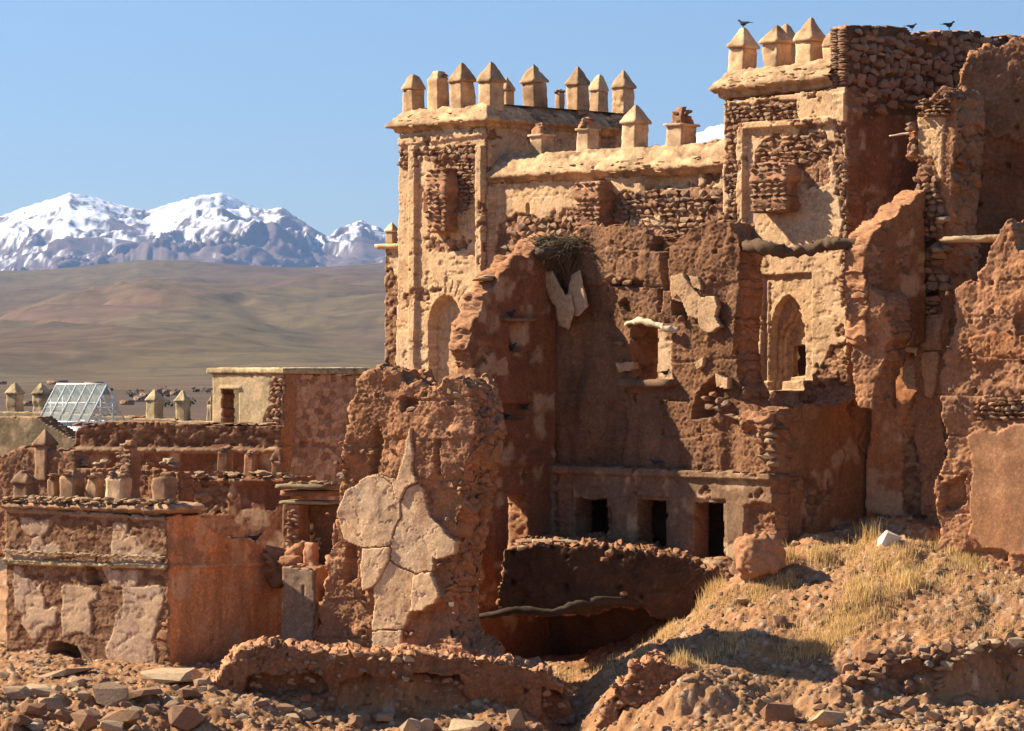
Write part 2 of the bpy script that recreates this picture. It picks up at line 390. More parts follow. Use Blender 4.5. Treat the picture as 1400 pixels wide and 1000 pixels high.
def slab(name, pl, pp, parent, d=.06, th=.05, mat=None, bend=.03, s=1, jit=.03, label=None, tilt=0., grow=1.03):
    """a flake of plaster standing proud of a wall, with broken edges and a slight warp"""
    q = pl.poly(pp); E = []
    for (a, b), (c, e) in zip(q, q[1:]+q[:1]):
        L = math.hypot(c-a, e-b); k = max(1, int(L/.04))
        for i in range(k): E.append((a+(c-a)*i/k, b+(e-b)*i/k))
    E = np.array(E); E = E.mean(0)+(E-E.mean(0))*grow
    E = E+np.stack([fbm(E[:, 0]*9, E[:, 1]*9, 3, 4, .65)-.5, fbm(E[:, 0]*9+5, E[:, 1]*9, 8, 4, .65)-.5], -1)*2*jit
    ctr = E.mean(0); lo = E.min(0); hi = E.max(0)
    gu, gz = np.meshgrid(np.arange(lo[0], hi[0], .12), np.arange(lo[1], hi[1], .12)); k = pip(gu, gz, [tuple(e) for e in (E-ctr)*.92+ctr])
    P2 = np.concatenate([E, np.stack([gu[k], gz[k]], -1)])
    from mathutils.geometry import delaunay_2d_cdt
    n = len(E); r = delaunay_2d_cdt([Vector(p) for p in P2], [(i, (i+1) % n) for i in range(n)], [list(range(n))], 1, 1e-5)
    vv = np.array([tuple(v) for v in r[0]]); tri = [f for f in r[2] if len(f) == 3]
    dd = d+(fbm(vv[:, 0]*1.6, vv[:, 1]*1.6, s+9, 3)-.5)*2*bend+tilt*(vv[:, 1]-lo[1])
    V = np.concatenate([pl.P(vv[:, 0], vv[:, 1], dd), pl.P(vv[:, 0], vv[:, 1], dd-th)]); m = len(vv)
    T = np.array(tri); cnt = {}
    A = pl.P(vv[:, 0], vv[:, 1], 0.); 
    a, b, c = vv[T[:, 0]], vv[T[:, 1]], vv[T[:, 2]]
    ar = (b[:, 0]-a[:, 0])*(c[:, 1]-a[:, 1])-(c[:, 0]-a[:, 0])*(b[:, 1]-a[:, 1]); T[ar < 0] = T[ar < 0][:, ::-1]
    for t in T:
        for i in range(3):
            e = (t[i], t[(i+1) % 3]); cnt[e] = 1
    B = [e for e in cnt if (e[1], e[0]) not in cnt]
    Q = np.array([(e[1], e[0], e[0]+m, e[1]+m) for e in B])
    o = mk(name, V, Q, mat or M_PLAST, parent, None, np.concatenate([T, T[:, ::-1]+m]))
    if label: o['label'] = label
    return o
def tube(name, pts, rad, mat, parent=None, sides=10, amp=.0, s=0, sub=6, origin=None, smooth=True):
    pts = [np.array(p, float) for p in pts]; P = []; Rr = []
    rad = rad if isinstance(rad, (list, tuple)) else [rad]*len(pts)
    ext = [2*pts[0]-pts[1]]+pts+[2*pts[-1]-pts[-2]]
    for i in range(len(pts)-1):
        a, b, c, d = ext[i:i+4]
        for k in range(sub):
            t = k/sub; P.append(.5*(2*b+(c-a)*t+(2*a-5*b+4*c-d)*t*t+(3*b-a-3*c+d)*t**3)); Rr.append(rad[i]*(1-t)+rad[i+1]*t)
    P.append(pts[-1]); Rr.append(rad[-1]); P = np.array(P); V = []
    for i, p in enumerate(P):
        d = P[min(i+1, len(P)-1)]-P[max(i-1, 0)]; d /= np.linalg.norm(d)+1e-9
        x = np.cross(d, (0, 0, 1.) if abs(d[2]) < .9 else (1., 0, 0)); x /= np.linalg.norm(x); y = np.cross(d, x)
        for k in range(sides):
            a = 2*math.pi*k/sides; V.append(p+(x*math.cos(a)+y*math.sin(a))*Rr[i])
    V = np.array(V)
    if amp: V += np.stack([n3(V+k*7, 5., s+k, 3)*amp*4+n3(V+k*3, 19., s+k+9, 2)*amp*3 for k in range(3)], -1)
    n = len(P); Q = []
    for i in range(n-1):
        for k in range(sides): Q.append((i*sides+k, i*sides+(k+1) % sides, (i+1)*sides+(k+1) % sides, (i+1)*sides+k))
    m = len(V); V = np.concatenate([V, [P[0], P[-1]]])
    T = [(m, (k+1) % sides, k) for k in range(sides)]+[(m+1, (n-1)*sides+k, (n-1)*sides+(k+1) % sides) for k in range(sides)]
    return mk(name, V, Q, mat, parent, None, T, smooth, origin)
def flakes(parent, pts, n, seed, out=(.0, .25), zr=(.0, .1), kind='o', sz=(.10, .32)):
    rng = random.Random(seed); P = [np.array(p, float) for p in pts]
    L = [np.linalg.norm((b-a)[:2]) for a, b in zip(P[:-1], P[1:])]
    for i in range(n):
        t = rng.uniform(0, sum(L)); k = 0
        while k < len(L)-1 and t > L[k]: t -= L[k]; k += 1
        a, b = P[k], P[k+1]; d = (b-a)/L[k]; nr = np.array((d[1], -d[0], 0)); o = rng.uniform(*out); p = a+d*t+nr*o
        put_stone(parent, (p[0], p[1], p[2]+rng.uniform(*zr)-max(o, 0)*1.1), (rng.uniform(*sz), rng.uniform(*sz)*.7, rng.uniform(.025, .06)), math.atan2(d[1], d[0]), kind, .10, 'slab', rng)
def lump(name, loc, size, col, parent=None, amp=.25, s=0, mat=None, rings=16, seg=26, fr=2.5, rot=0., flat=.0):
    V = []
    for i in range(rings+1):
        th = math.pi*i/rings
        for j in range(seg):
            ph = 2*math.pi*j/seg; V.append((math.sin(th)*math.cos(ph), math.sin(th)*math.sin(ph), -math.cos(th)))
    V = np.array(V); sp = np.sign(V)*np.abs(V)**.8
    W_ = sp*np.array(size)*.5+np.array(loc)
    k = 1+n3(W_, fr, s, 4)*amp*9+n3(W_, fr*5, s+2, 2)*amp*2+(_h(np.arange(len(W_)), np.arange(len(W_))*7, s)-.5)*.05
    V = sp*np.array(size)*.5*k[:, None]; c, q = math.cos(rot), math.sin(rot)
    V = np.stack([V[:, 0]*c-V[:, 1]*q, V[:, 0]*q+V[:, 1]*c, V[:, 2]], -1)+np.array(loc)
    Q = [(i*seg+j, i*seg+(j+1) % seg, (i+1)*seg+(j+1) % seg, (i+1)*seg+j) for i in range(rings) for j in range(seg)]
    f = 1+n3(W_, 3., s+7, 3)*1.2
    return mk(name, V, Q, mat or M_EARTH, parent, np.clip(np.asarray(col)[None]*f[:, None], .02, .9))
def merlon(parent, pl, px, ytop, ybase, wpx, kind='pyr', back=.3, col=OCH, s=0, capcol=None, turn=0., lay=0., capf=.42):
    q = pl.off(-back); u, z = q.uv(px, ybase); p = q.P(u, z); sc = p[1]/FPX
    u2, z2 = q.uv(px, ytop); H = z2-z; ca = abs(math.cos(pl.a))+abs(math.sin(pl.a)); a = wpx*sc/ca/2*.93
    ang = -pl.a+turn; hb = H*(1-capf) if kind in ('pyr', 'dome') else H
    if kind in ('pyr', 'dome'): rg_ = [(-.25, a*1.02, a*1.02), (hb, a*.96, a*.96)]
    elif kind == 'broken': rg_ = [(-.25, a*1.02, a*1.02), (H*.80, a*.97, a*.97), (H*.83, a*.8, a*.85, -a*.08, .02), (H, a*.45, a*.5, a*.1, 0)]
    else: rg_ = [(-.25, a*1.02, a*1.02), (H*.97, a*.97, a*.97), (H, a*.8, a*.8)]
    o = stack('merlon', p, ang, rg_, col, parent, .024, 7, .05, s, 6., lay=lay, chip=.08 if a > .2 else .04)
    cc = col if capcol is None else capcol; p2 = p.copy(); p2[2] += hb
    if kind == 'pyr': stack('cap', p2, ang, [(-.005, a*.97, a*.97), (0.0, a*1.16, a*1.16), (.05, a*1.18, a*1.18), (H-hb-.03, a*.2, a*.2), (H-hb, a*.08, a*.08)], cc, o, .028, 6, .05, s+2, 6.)
    if kind == 'dome': stack('cap', p2, ang, [(-.005, a*.97, a*.97), (0., a*1.12, a*1.12), (.04, a*1.14, a*1.14), (.5*(H-hb), a*.85, a*.85), (.85*(H-hb), a*.45, a*.45), (H-hb, a*.12, a*.12)], cc, o, .03, 5, .07, s+2)
    r2 = random.Random(s*3+1); o.rotation_euler = (r2.uniform(-.035, .035), r2.uniform(-.035, .035), r2.uniform(-.08, .08))
    if kind == 'broken':
        r2 = random.Random(s)
        for i in range(9): put_stone(o, (p[0]+r2.uniform(-a, a)*.8, p[1]+r2.uniform(-a, a)*.8, p[2]+H*r2.uniform(.8, .98)), (r2.uniform(.1, .24), .16, r2.uniform(.05, .1)), r2.uniform(0, 3), 'm', .2, 'stone', r2)
    return o
# ================================================================== THE SETTING
TC = [  # column of the photo: (depth, photo row) pairs read off the ground where it meets the walls
 (-500, [(52, 1150), (60, 1025), (63.5, 968), (65.5, 935), (67.5, 912), (69, 905), (95, 800)]),
 (0,   [(52, 1150), (60, 1020), (63.5, 965), (65.5, 935), (67.5, 910), (69, 903), (95, 780)]),
 (120, [(52, 1150), (60, 1025), (63, 985), (64.5, 955), (66, 930), (67.6, 915), (69, 905), (95, 780)]),
 (300, [(52, 1150), (60, 1040), (63, 1000), (65, 955), (66.5, 925), (68.5, 908), (95, 780)]),
 (500, [(52, 1150), (61, 1035), (64, 1010), (65.5, 985), (66.2, 915), (67.5, 895), (70, 885), (95, 780)]),
 (680, [(52, 1150), (61, 1035), (64.3, 1010), (65.8, 960), (66.6, 915), (68, 905), (69.5, 920), (71, 925), (80, 870), (95, 780)]),
 (780, [(52, 1150), (61, 1045), (64, 1020), (66, 1000), (68, 960), (70, 930), (72, 915), (80, 870), (95, 780)]),
 (860, [(52, 1150), (61, 1040), (63.5, 1010), (65, 945), (66.3, 920), (68, 900), (70, 890), (72, 885), (80, 840), (95, 760)]),
 (930, [(52, 1150), (60, 1035), (63, 1000), (64, 935), (65, 908), (66.5, 888), (67.6, 868), (69, 850), (70, 850), (72, 840), (95, 740)]),
 (1000, [(52, 1150), (60, 1035), (63, 990), (64, 935), (65.3, 903), (66.6, 862), (67.8, 826), (68.8, 798), (69.6, 790), (72, 780), (95, 720)]),
 (1060, [(52, 1150), (60, 1030), (63, 985), (64, 945), (65.2, 905), (66.8, 846), (68.2, 795), (69.5, 765), (71, 755), (95, 700)]),
 (1120, [(52, 1150), (60, 1030), (63, 985), (64, 945), (65, 908), (67, 838), (69, 768), (70.3, 735), (72, 728), (95, 690)]),
 (1200, [(52, 1150), (60, 1022), (63, 978), (64.3, 935), (65, 892), (67, 815), (69, 748), (70.5, 716), (73, 705), (95, 680)]),
 (1300, [(52, 1150), (60, 1012), (63, 980), (64.5, 958), (65, 888), (67, 820), (69, 755), (70, 728), (73, 715), (95, 680)]),
 (1400, [(52, 1150), (60, 1010), (63, 990), (64.5, 968), (65, 872), (67, 808), (69, 760), (70, 742), (73, 720), (95, 680)]),
 (2000, [(52, 1150), (60, 1010), (63, 980), (64.5, 955), (65, 860), (67, 800), (69, 755), (70, 740), (73, 720), (95, 680)])]
_ys = np.concatenate([np.linspace(0, 56, 30), np.arange(56.5, 58.5, .25), np.arange(58.5, 74, .05), np.arange(74, 97, .5)])
_cp = np.array([c[0] for c in TC], float)
_cz = np.array([np.interp(_ys, [0, 8, 20, 40]+[y for y, p in c[1]], [-1.7, -1.9, -4., -7.]+[(HY-p)/FPX*y for y, p in c[1]]) for c in TC])
def zbase(X, Y):
    X = np.asarray(X, float); Y = np.asarray(Y, float); px = np.clip(700+X/np.maximum(Y, .5)*FPX, -499, 1999)
    k = np.clip(np.searchsorted(_cp, px)-1, 0, len(_cp)-2); t = (px-_cp[k])/(_cp[k+1]-_cp[k]); t = t*t*(3-2*t)*.5+t*.5
    r = np.interp(Y, _ys, np.arange(len(_ys))); i = np.clip(r.astype(int), 0, len(_ys)-2); f = r-i
    a = _cz[k, i]*(1-f)+_cz[k, i+1]*f; b = _cz[k+1, i]*(1-f)+_cz[k+1, i+1]*f
    return a*(1-t)+b*t
def zg(X, Y):
    X = np.asarray(X, float); Y = np.asarray(Y, float)
    wx = X+(fbm(X*.9, Y*.9, 5, 3)-.5)*.7; wy = Y+(fbm(X*.8+20, Y*.8, 8, 3)-.5)*.9
    return zbase(wx, wy)+(1-ss(63.6, 65., Y))*ss(58.6, 60, Y)*(fbm(X*1.1, Y*1.3, 71, 4, .6)-.5)*.75+(fbm(X*.7, Y*.7, 11, 4)-.5)*.35+(fbm(X*3.5, Y*3.5, 14, 3)-.5)*.10
def gpt(px, py, near=58.6):
    """where the ray of a photo pixel first meets the ground"""
    Y = np.arange(near, 76, .04); X = (px-700)/FPX*Y; z = zg(X, Y); rz = (HY-py)/FPX*Y
    h = np.nonzero(z >= rz)[0]; i = h[0] if len(h) else len(Y)-1
    return Vector((X[i], Y[i], z[i]))
def near_ground():
    pxs = np.concatenate([np.linspace(-900, -60, 30), np.arange(-58, 1460, 2.6), np.linspace(1462, 2200, 30)])
    ys = np.concatenate([[-25, -10], np.linspace(.5, 56, 40), np.arange(56.4, 59, .2), np.arange(59, 74, .042), np.arange(74, 78, .2), np.linspace(78, 97, 24)])
    PX, Y = np.meshgrid(pxs, ys, indexing='ij')
    X = (PX-700)/FPX*np.maximum(Y, 20)
    X = np.where(Y < 58, X*(1+np.clip((58-Y)/58, 0, 2)*2.5), X)
    z = zg(X, Y); rr = 1-ss(56.5, 58.5, Y); z = np.where(Y < 4, -1.8, z)
    f1, f2, i = wor(X*7, Y*7, 3); f3, f4, i2 = wor(X*15, Y*15, 9)
    q = ((Y > 58.5) & (Y < 74)).astype(float)
    z = z+q*(np.clip(.5-f1, 0, 1)*.09*i*i+np.clip(.5-f3, 0, 1)*.05*i2+(_h(np.round(X*1000), np.round(Y*1000), 5)-.5)*.045+(fbm(X*5, Y*5, 6, 3, .6)-.5)*.12)
    e = np.maximum(np.abs(PX-650)-1300, 0)/250.; z = z-ss(0, 1, e)*9
    z = np.where(Y > 96, -14., z)
    c = vary((.32, .165, .078), X, Y, 21, .3)
    c = mix3(c, (.37, .21, .105), ss(.5, .68, fbm(X*.55, Y*.55, 33, 3))*.6)
    st = ss(.8, .95, i)*ss(.62, .3, f1)
    c = mix3(c, (.48, .36, .25), st*.7)
    n, m = PX.shape; idx = np.arange(n*m).reshape(n, m)
    Q = np.stack([idx[:-1, :-1], idx[1:, :-1], idx[1:, 1:], idx[:-1, 1:]], -1).reshape(-1, 4)
    o = mk('ground', np.stack([X, Y, z], -1).reshape(-1, 3), Q, M_GROUND, None, c.reshape(-1, 3), None, False, (0, 0, 0))
    tag(o, kind='structure')
near_ground()
def far_ground():
    pxs = np.concatenate([np.linspace(-2400, -300, 40), np.arange(-290, 1500, 4.), np.linspace(1504, 3800, 40)])
    ys = np.concatenate([[-3000, -500, 0, 60], np.geomspace(90, 500, 50), np.geomspace(510, 12000, 330), [15000]])
    PX, Y = np.meshgrid(pxs, ys, indexing='ij'); X = (PX-700)/FPX*np.maximum(Y, 3000 if False else 400)
    X = np.where(Y < 400, (PX-700)/FPX*400*(1+np.abs(PX-700)/800), X)
    pr = np.interp(Y, [0, 400, 800, 1200, 1800, 2600, 3600, 5000, 6500, 8000, 9000, 12000], [0, -12, -13, -12.5, -11, -1, 30, 88, 155, 222, 235, 120])
    pr = np.where(Y < 400, -12, pr)
    crest = np.interp(PX, [-600, 0, 100, 190, 260, 400, 440, 530, 800, 1400], [0, 0, 3, 11, 8, -2, -2, -1, 4, 0])*2.
    k = ss(2000, 7500, Y); pr = pr+crest*k
    w = X+(fbm(X/900, Y/900, 3, 3)-.5)*900
    rd = 1-np.abs(fbm(w/800, Y/2300, 7, 5)*2-1)
    pr = pr+ss(1500, 3500, Y)*(rd-.8)*np.interp(Y, [1500, 4000, 6500, 8500], [26, 110, 80, 12])+ss(1500, 2500, Y)*(fbm(X/260, Y/420, 9, 4)-.5)*np.interp(Y, [1500, 4000, 8500], [10, 26, 12])
    pr = np.where(Y < 70, -14, pr)
    g = fbm(X/500, Y/900, 31, 5); h = fbm(X/60, Y/220, 35, 4)
    c = mix3((.112, .082, .037), (.10, .062, .033), ss(.42, .62, g)); c = mix3(c, (.125, .09, .045), ss(.5, .7, h)*.6)
    c = mix3(c, (.135, .073, .048), (ss(.55, .7, fbm(X/700+5, Y/1500, 41, 4))*(1-ss(4200, 5200, Y)))*.7)
    dk = ss(.56, .66, fbm(X/22, Y/90, 47, 4))*ss(900, 1300, Y)*.3; c = mix3(c, (.04, .033, .02), dk)
    fld = (1-ss(1100, 1500, Y)); c = mix3(c, (.085, .054, .038), fld*.7)
    n, m = PX.shape; idx = np.arange(n*m).reshape(n, m)
    Q = np.stack([idx[:-1, :-1], idx[1:, :-1], idx[1:, 1:], idx[:-1, 1:]], -1).reshape(-1, 4)
    o = mk('hills', np.stack([X, Y, pr], -1).reshape(-1, 3), Q, M_FAR, None, c.reshape(-1, 3), None, True, (0, 0, 0)); tag(o, kind='structure')
    return X, Y, pr
def far_z(px, Y): return float(np.interp(Y, [0, 400, 800, 1200, 1800, 2600], [-12, -12, -13, -12.5, -11, -1]))
far_ground()
def mountains():
    pxs = np.concatenate([np.linspace(-2400, -120, 70), np.arange(-118, 1420, 2.2), np.linspace(1424, 3800, 60)]); ts = np.linspace(0, 1.5, 230)
    PX, T = np.meshgrid(pxs, ts, indexing='ij'); Y0, Yc = 14000., 21000.; Y = Y0+(Yc-Y0)*T
    cr = np.interp(PX, [-3000, -600, -150, 0, 40, 95, 130, 160, 200, 240, 270, 303, 330, 360, 385, 405, 435, 447, 470, 495, 525, 560, 700, 850, 970, 1100, 1400, 4500],
                   [330, 300, 325, 303, 288, 269, 275, 283, 291, 280, 273, 268, 281, 293, 291, 303, 321, 327, 318, 310, 325, 335, 300, 235, 178, 170, 250, 320])
    X = (PX-700)/FPX*Y; H = (HY-cr)/FPX*Yc
    wx = X+(fbm(X/1600, Y/1600, 3, 3)-.5)*1500
    r1 = 1-np.abs(fbm(wx/2300, Y/3600, 13, 6, .55)*2-1); r2 = 1-np.abs(fbm(wx/420, Y/1300, 23, 5, .55)*2-1)
    up = np.where(T < 1, ss(-.15, 1, T)**1.1, 1-(T-1)*1.1)
    Tc = np.clip(T, 0, 1); k = 6.75*Tc*(1-Tc)**2*.9+.1*4*Tc*(1-Tc); r3 = 1-np.abs(fbm(wx/110, Y/420, 29, 4, .6)*2-1)
    z = 180+(H-180)*up+k*((r1-.82)*620+(r2-.8)*190)+((r3-.8)*38+(r2-.82)*60)*ss(.05, .3, T)*(1-.75*ss(.85, 1, T))
    gy, gx = np.gradient(z); 
    slope = np.abs(np.gradient(z, axis=1))/np.maximum(np.abs(np.gradient(Y, axis=1)), 1)
    nn = fbm(X/200, Y/520, 51, 5, .6)
    aspect = np.gradient(z, axis=0)/np.maximum(np.abs(np.gradient(X, axis=0)), 1)
    nn = nn+(fbm(X/38, Y/110, 53, 4, .65)-.5)*.7; sn = ss(-.05, .09, (z-735)/900+(nn-.5)*.7+(.8-r3)*.2+np.clip(aspect, -.6, .6)*.2)  # aspect term whitens left flanks, sunlight put into the snow colour
    c = mix3((.10, .07, .065), (.15, .105, .09), ss(.4, .6, fbm(X/900, Y/900, 61, 4)))
    c = mix3(c, (.78, .80, .84), sn)
    n, m = PX.shape; idx = np.arange(n*m).reshape(n, m)
    Q = np.stack([idx[:-1, :-1], idx[1:, :-1], idx[1:, 1:], idx[:-1, 1:]], -1).reshape(-1, 4)
    o = mk('mountains', np.stack([X, Y, z], -1).reshape(-1, 3), Q, M_FAR, None, c.reshape(-1, 3), None, True, (0, 0, 0)); tag(o, kind='structure')
mountains()
# ================================================================== THE CASTLE: TWO TOWERS AND THE WALL BETWEEN
T1F = Pl(665, 81.7, 45); T1S = Pl(665, 81.7, -45); CF = Pl(665, 82.0, 45)
T2F = Pl(1158, 72.9, 45); T2S = Pl(1158, 72.9, -45)
def base(pl, px, py): return pl.at(px, py)
# ---- left tower
t1 = thing('tower', base(T1F, 610, 760), 'ochre corner tower with tall pointed merlons and an arched blind niche at its foot', 'tower')
def t1x(U, Z, d, c):
    for a, b in ((563, 572), (655, 664)):
        m = mask(T1F, U, Z, [(a, 200), (b, 199), (b, 800), (a, 800)], .008); d = d+m*.10
    m = mask(T1F, U, Z, [(548, 190), (664, 176), (664, 186), (548, 200)], .01); d = d+m*.06
    ar = [(588, 800), (588, 440), (591, 425), (598, 412), (608, 404), (618, 406), (627, 415), (632, 430), (634, 800)]
    m = mask(T1F, U, Z, ar, .02); d = d-m*.26
    for k in range(11):
        a = math.pi*(k+.5)/11; cx, cy = 611-24*math.cos(a)*1.0, 430-28*math.sin(a)
        ex, ey = 611-36*math.cos(a), 430-48*math.sin(a)
        d = d-crack(T1F, U, Z, [(cx, cy), (ex, ey)], .035)*.05
    for p in ([(582, 262), (587, 262), (587, 290), (582, 290)], [(638, 262), (641, 262), (641, 288), (638, 288)]): d = d-mask(T1F, U, Z, p, .01)*.12
    return d, c
wall('front_wall', T1F, [(548, 184), (665, 169), (665, 800), (541, 800)], t1,
     facfn(T1F, 11, [[(572, 206), (655, 200), (655, 225), (572, 232)], [(598, 215), (655, 205), (655, 260), (628, 300), (598, 260)], [(548, 205), (563, 205), (560, 235), (548, 230)]],
           [[(575, 214), (596, 214), (596, 300), (575, 300)], [(572, 345), (655, 345), (655, 395), (572, 395)]], thr=.615, extra=t1x), res=.028, thick=.5, back=False)
wall('side_wall', T1S, [(666, 169), (862, 158), (862, 420), (666, 420)], t1, facfn(T1S, 12, (), (), base=OCH*.92, thr=.64, extra=lambda U, Z, d, c: (d-.18*mask(T1S, U, Z, [(667, 178), (678, 178), (678, 190), (667, 190)], .02)-.2*mask(T1S, U, Z, [(820, 186), (838, 186), (838, 202), (820, 202)], .02), c)), res=.045, thick=.5, back=False)
A = T1F.at(548, 172); B = T1F.at(665, 160); Cc = T1S.at(862, 150)
zt = (A.z+B.z)/2; A1, B1_, C1, zt1 = A, B, Cc, zt
def zz(p, z): return (p[0], p[1], z)
A0 = (A.x+3.72, A.y+3.72, zt)
APR = [(-.55, .40), (-.12, .36), (.02, .26), (.27, -.01), (.30, -.06), (.26, -.10), (.13, -.12), (.10, -.20), (.02, -.24), (-.12, -.27)]
sweep('cornice', [A0, zz(A, zt), zz(B, zt), zz(Cc, zt)], APR, OCH*.85, t1, amp=.04, s=3)
mk('roof', [T1F.P(0, zt+.38, -.3), T1F.P(T1F.uv(548, 170)[0], zt+.38, -.3), (A.x+3.6, A.y+3.6, zt+.38), (Cc.x, Cc.y, zt+.38)], [(0, 3, 2, 1)], M_EARTH, t1, MUD)
for px, yt, yb, w, kd, bk in ((566, 102, 152, 33, 'dome', .28), (600, 98, 150, 32, 'broken', .28), (633, 86, 150, 38, 'pyr', .28), (672, 85, 152, 38, 'pyr', .34)):
    merlon(t1, T1F, px, yt, yb, w, kd, bk, s=int(px), capcol=OCH*.92)
for px, yt, yb, w, kd, bk in ((732, 88, 150, 37, 'pyr', .3), (766, 122, 152, 14, 'broken', .3), (790, 92, 152, 34, 'pyr', .3), (852, 96, 156, 34, 'pyr', .3)):
    merlon(t1, T1S, px, yt, yb, w, kd, bk, s=int(px), capcol=OCH*.85)
merlon(t1, T1S, 693, 106, 150, 22, 'pyr', 2.6, s=5); merlon(t1, T1S, 818, 102, 158, 28, 'dome', 2.6, s=6)
def oriel(parent, pl, x0, x1, y0, y1, dep, s, low=True):
    u0, z1 = pl.uv(x0, y0); u1, z0 = pl.uv(x1, y1); w = (u1-u0); p = pl.P((u0+u1)/2, z0, dep*.35); H = z1-z0
    o = stack('oriel', p, -pl.a, [(0, w*.42, dep*.55), (.05, w*.5, dep*.68), (H*.3, w*.48, dep*.66), (H*.32, w*.42, dep*.6), (H*.6, w*.46, dep*.62), (H*.62, w*.52, dep*.7), (H*.85, w*.5, dep*.66), (H, w*.36, dep*.45)], STO*1.15, parent, .03, 8, .05, s, 6., lay=.10)
    rng = random.Random(s); rows = max(3, int(H/.11))
    for r in range(rows):
        for i in range(max(2, int(w/.2))):
            put_stone(o, pl.P(u0+(i+.5+rng.uniform(-.15, .15))*w/max(2, int(w/.2)), z0+(r+.5)*H/rows, dep*.96+rng.uniform(-.05, .03)), (.2, .14, .075), -pl.a, 'm', .08, 'brick', rng)
    return o
oriel(t1, T1F, 598, 628, 232, 318, .42, 41)
stones_on(t1, T1F, [(572, 202), (655, 196), (655, 214), (572, 222)], 34, out=.0, seed=2)
stones_on(t1, T1F, [(610, 205), (654, 200), (650, 290), (634, 300), (630, 240)], 60, (.12, .24), (.07, .13), .16, .0, 3)
stones_on(t1, T1F, [(549, 205), (562, 204), (561, 232), (549, 230)], 12, (.12, .22), out=.02, seed=4)
# ---- wall between the towers
cw = thing('battlement', base(CF, 800, 760), 'ochre curtain wall with sloping coping and stubby merlons between the two towers', 'wall')
def cwx(U, Z, d, c):
    m = mask(CF, U, Z, [(668, 255), (677, 254), (677, 800), (668, 800)], .006); d = d+m*.14
    m = mask(CF, U, Z, [(884, 240), (956, 236), (956, 256), (884, 260)], .02); d = d-m*.25
    for p in ([(722, 280), (726, 279), (726, 295), (722, 296)], [(930, 292), (935, 291), (935, 322), (930, 323)], [(970, 275), (975, 274), (975, 290), (970, 292)]): d = d-mask(CF, U, Z, p, .01)*.2
    d = d-crack(CF, U, Z, [(685, 270), (740, 268), (800, 264)], .03)*.03
    return d, c
wall('wall', CF, [(664, 252), (1003, 232), (1003, 820), (664, 820)], cw,
     facfn(CF, 22, [[(678, 315), (710, 290), (740, 300), (800, 285), (830, 262), (850, 265), (900, 258), (960, 256), (1000, 262), (1000, 420), (678, 420)]],
           [[(678, 258), (800, 254), (800, 280), (740, 290), (715, 275), (680, 310)], [(860, 300), (905, 296), (905, 318), (860, 318)]], thr=.62, sx=.24, sz=.14, extra=cwx), res=.032, thick=.5, back=False)
CA = CF.at(664, 240); CB = CF.at(1003, 224)
cz0 = CF.uv(664, 240)[1]; cz1 = CF.uv(1003, 222)[1]
APR2 = [(-.75, .52), (-.30, .50), (-.12, .40), (.20, .02), (.24, -.04), (.22, -.09), (.12, -.11), (.10, -.2), (.0, -.23), (-.1, -.24)]
sweep('coping', [zz(CA, cz0), zz(CB, cz1)], APR2, OCH*.88, cw, amp=.045, s=8)
for px, yt, yb, w, kd in ((742, 186, 216, 36, 'flat'), (803, 178, 212, 32, 'flat'), (867, 143, 206, 40, 'pyr'), (930, 172, 206, 46, 'flat')):
    o = merlon(cw, CF, px, yt, yb, w, kd, .5, s=int(px), col=OCH2)
    if kd == 'flat':
        q = CF.off(-.5); u, z = q.uv(px, yt); p = q.P(u, z); a = w*p[1]/FPX/1.42/2
        stack('lip', (p[0], p[1], p[2]-.03), -CF.a, [(0, a*.9, a*.9), (.01, a*1.12, a*1.12), (.06, a*1.12, a*1.12), (.07, a*.9, a*.9)], OCH2, o, .012, 5, .08, int(px))
        hh = (26 if px > 900 else 18)*p[1]/FPX
        stack('core', (p[0], p[1], p[2]), -CF.a, [(0, a*.85, a*.85), (hh*.5, a*.6, a*.65, -.02, 0), (hh, a*.3, a*.3, .03, 0)], STO*1.1, o, .05, 6, .05, int(px)+1, 6.)
        r2 = random.Random(px)
        for i in range(7): put_stone(o, (p[0]+r2.uniform(-a, a)*.6, p[1]+r2.uniform(-a, a)*.6, p[2]+hh*r2.uniform(.1, .8)), (.2, .17, .1), r2.uniform(0, 3), 'm', .2, 'stone', r2)
for i, px in enumerate((955, 966, 975, 984)): put_stone(cw, CF.at(px, 200-i*1.5, -.45), (.28, .22, .18), i, 'p', .2)
oriel(cw, CF, 806, 840, 250, 316, .5, 43)
stones_on(cw, CF, [(690, 330), (720, 300), (760, 296), (800, 300), (800, 350), (690, 350)], 75, (.16, .34), (.1, .18), .2, .0, 6)
stones_on(cw, CF, [(845, 262), (1000, 256), (1000, 330), (845, 330)], 150, (.14, .3), (.09, .17), .18, .0, 7)
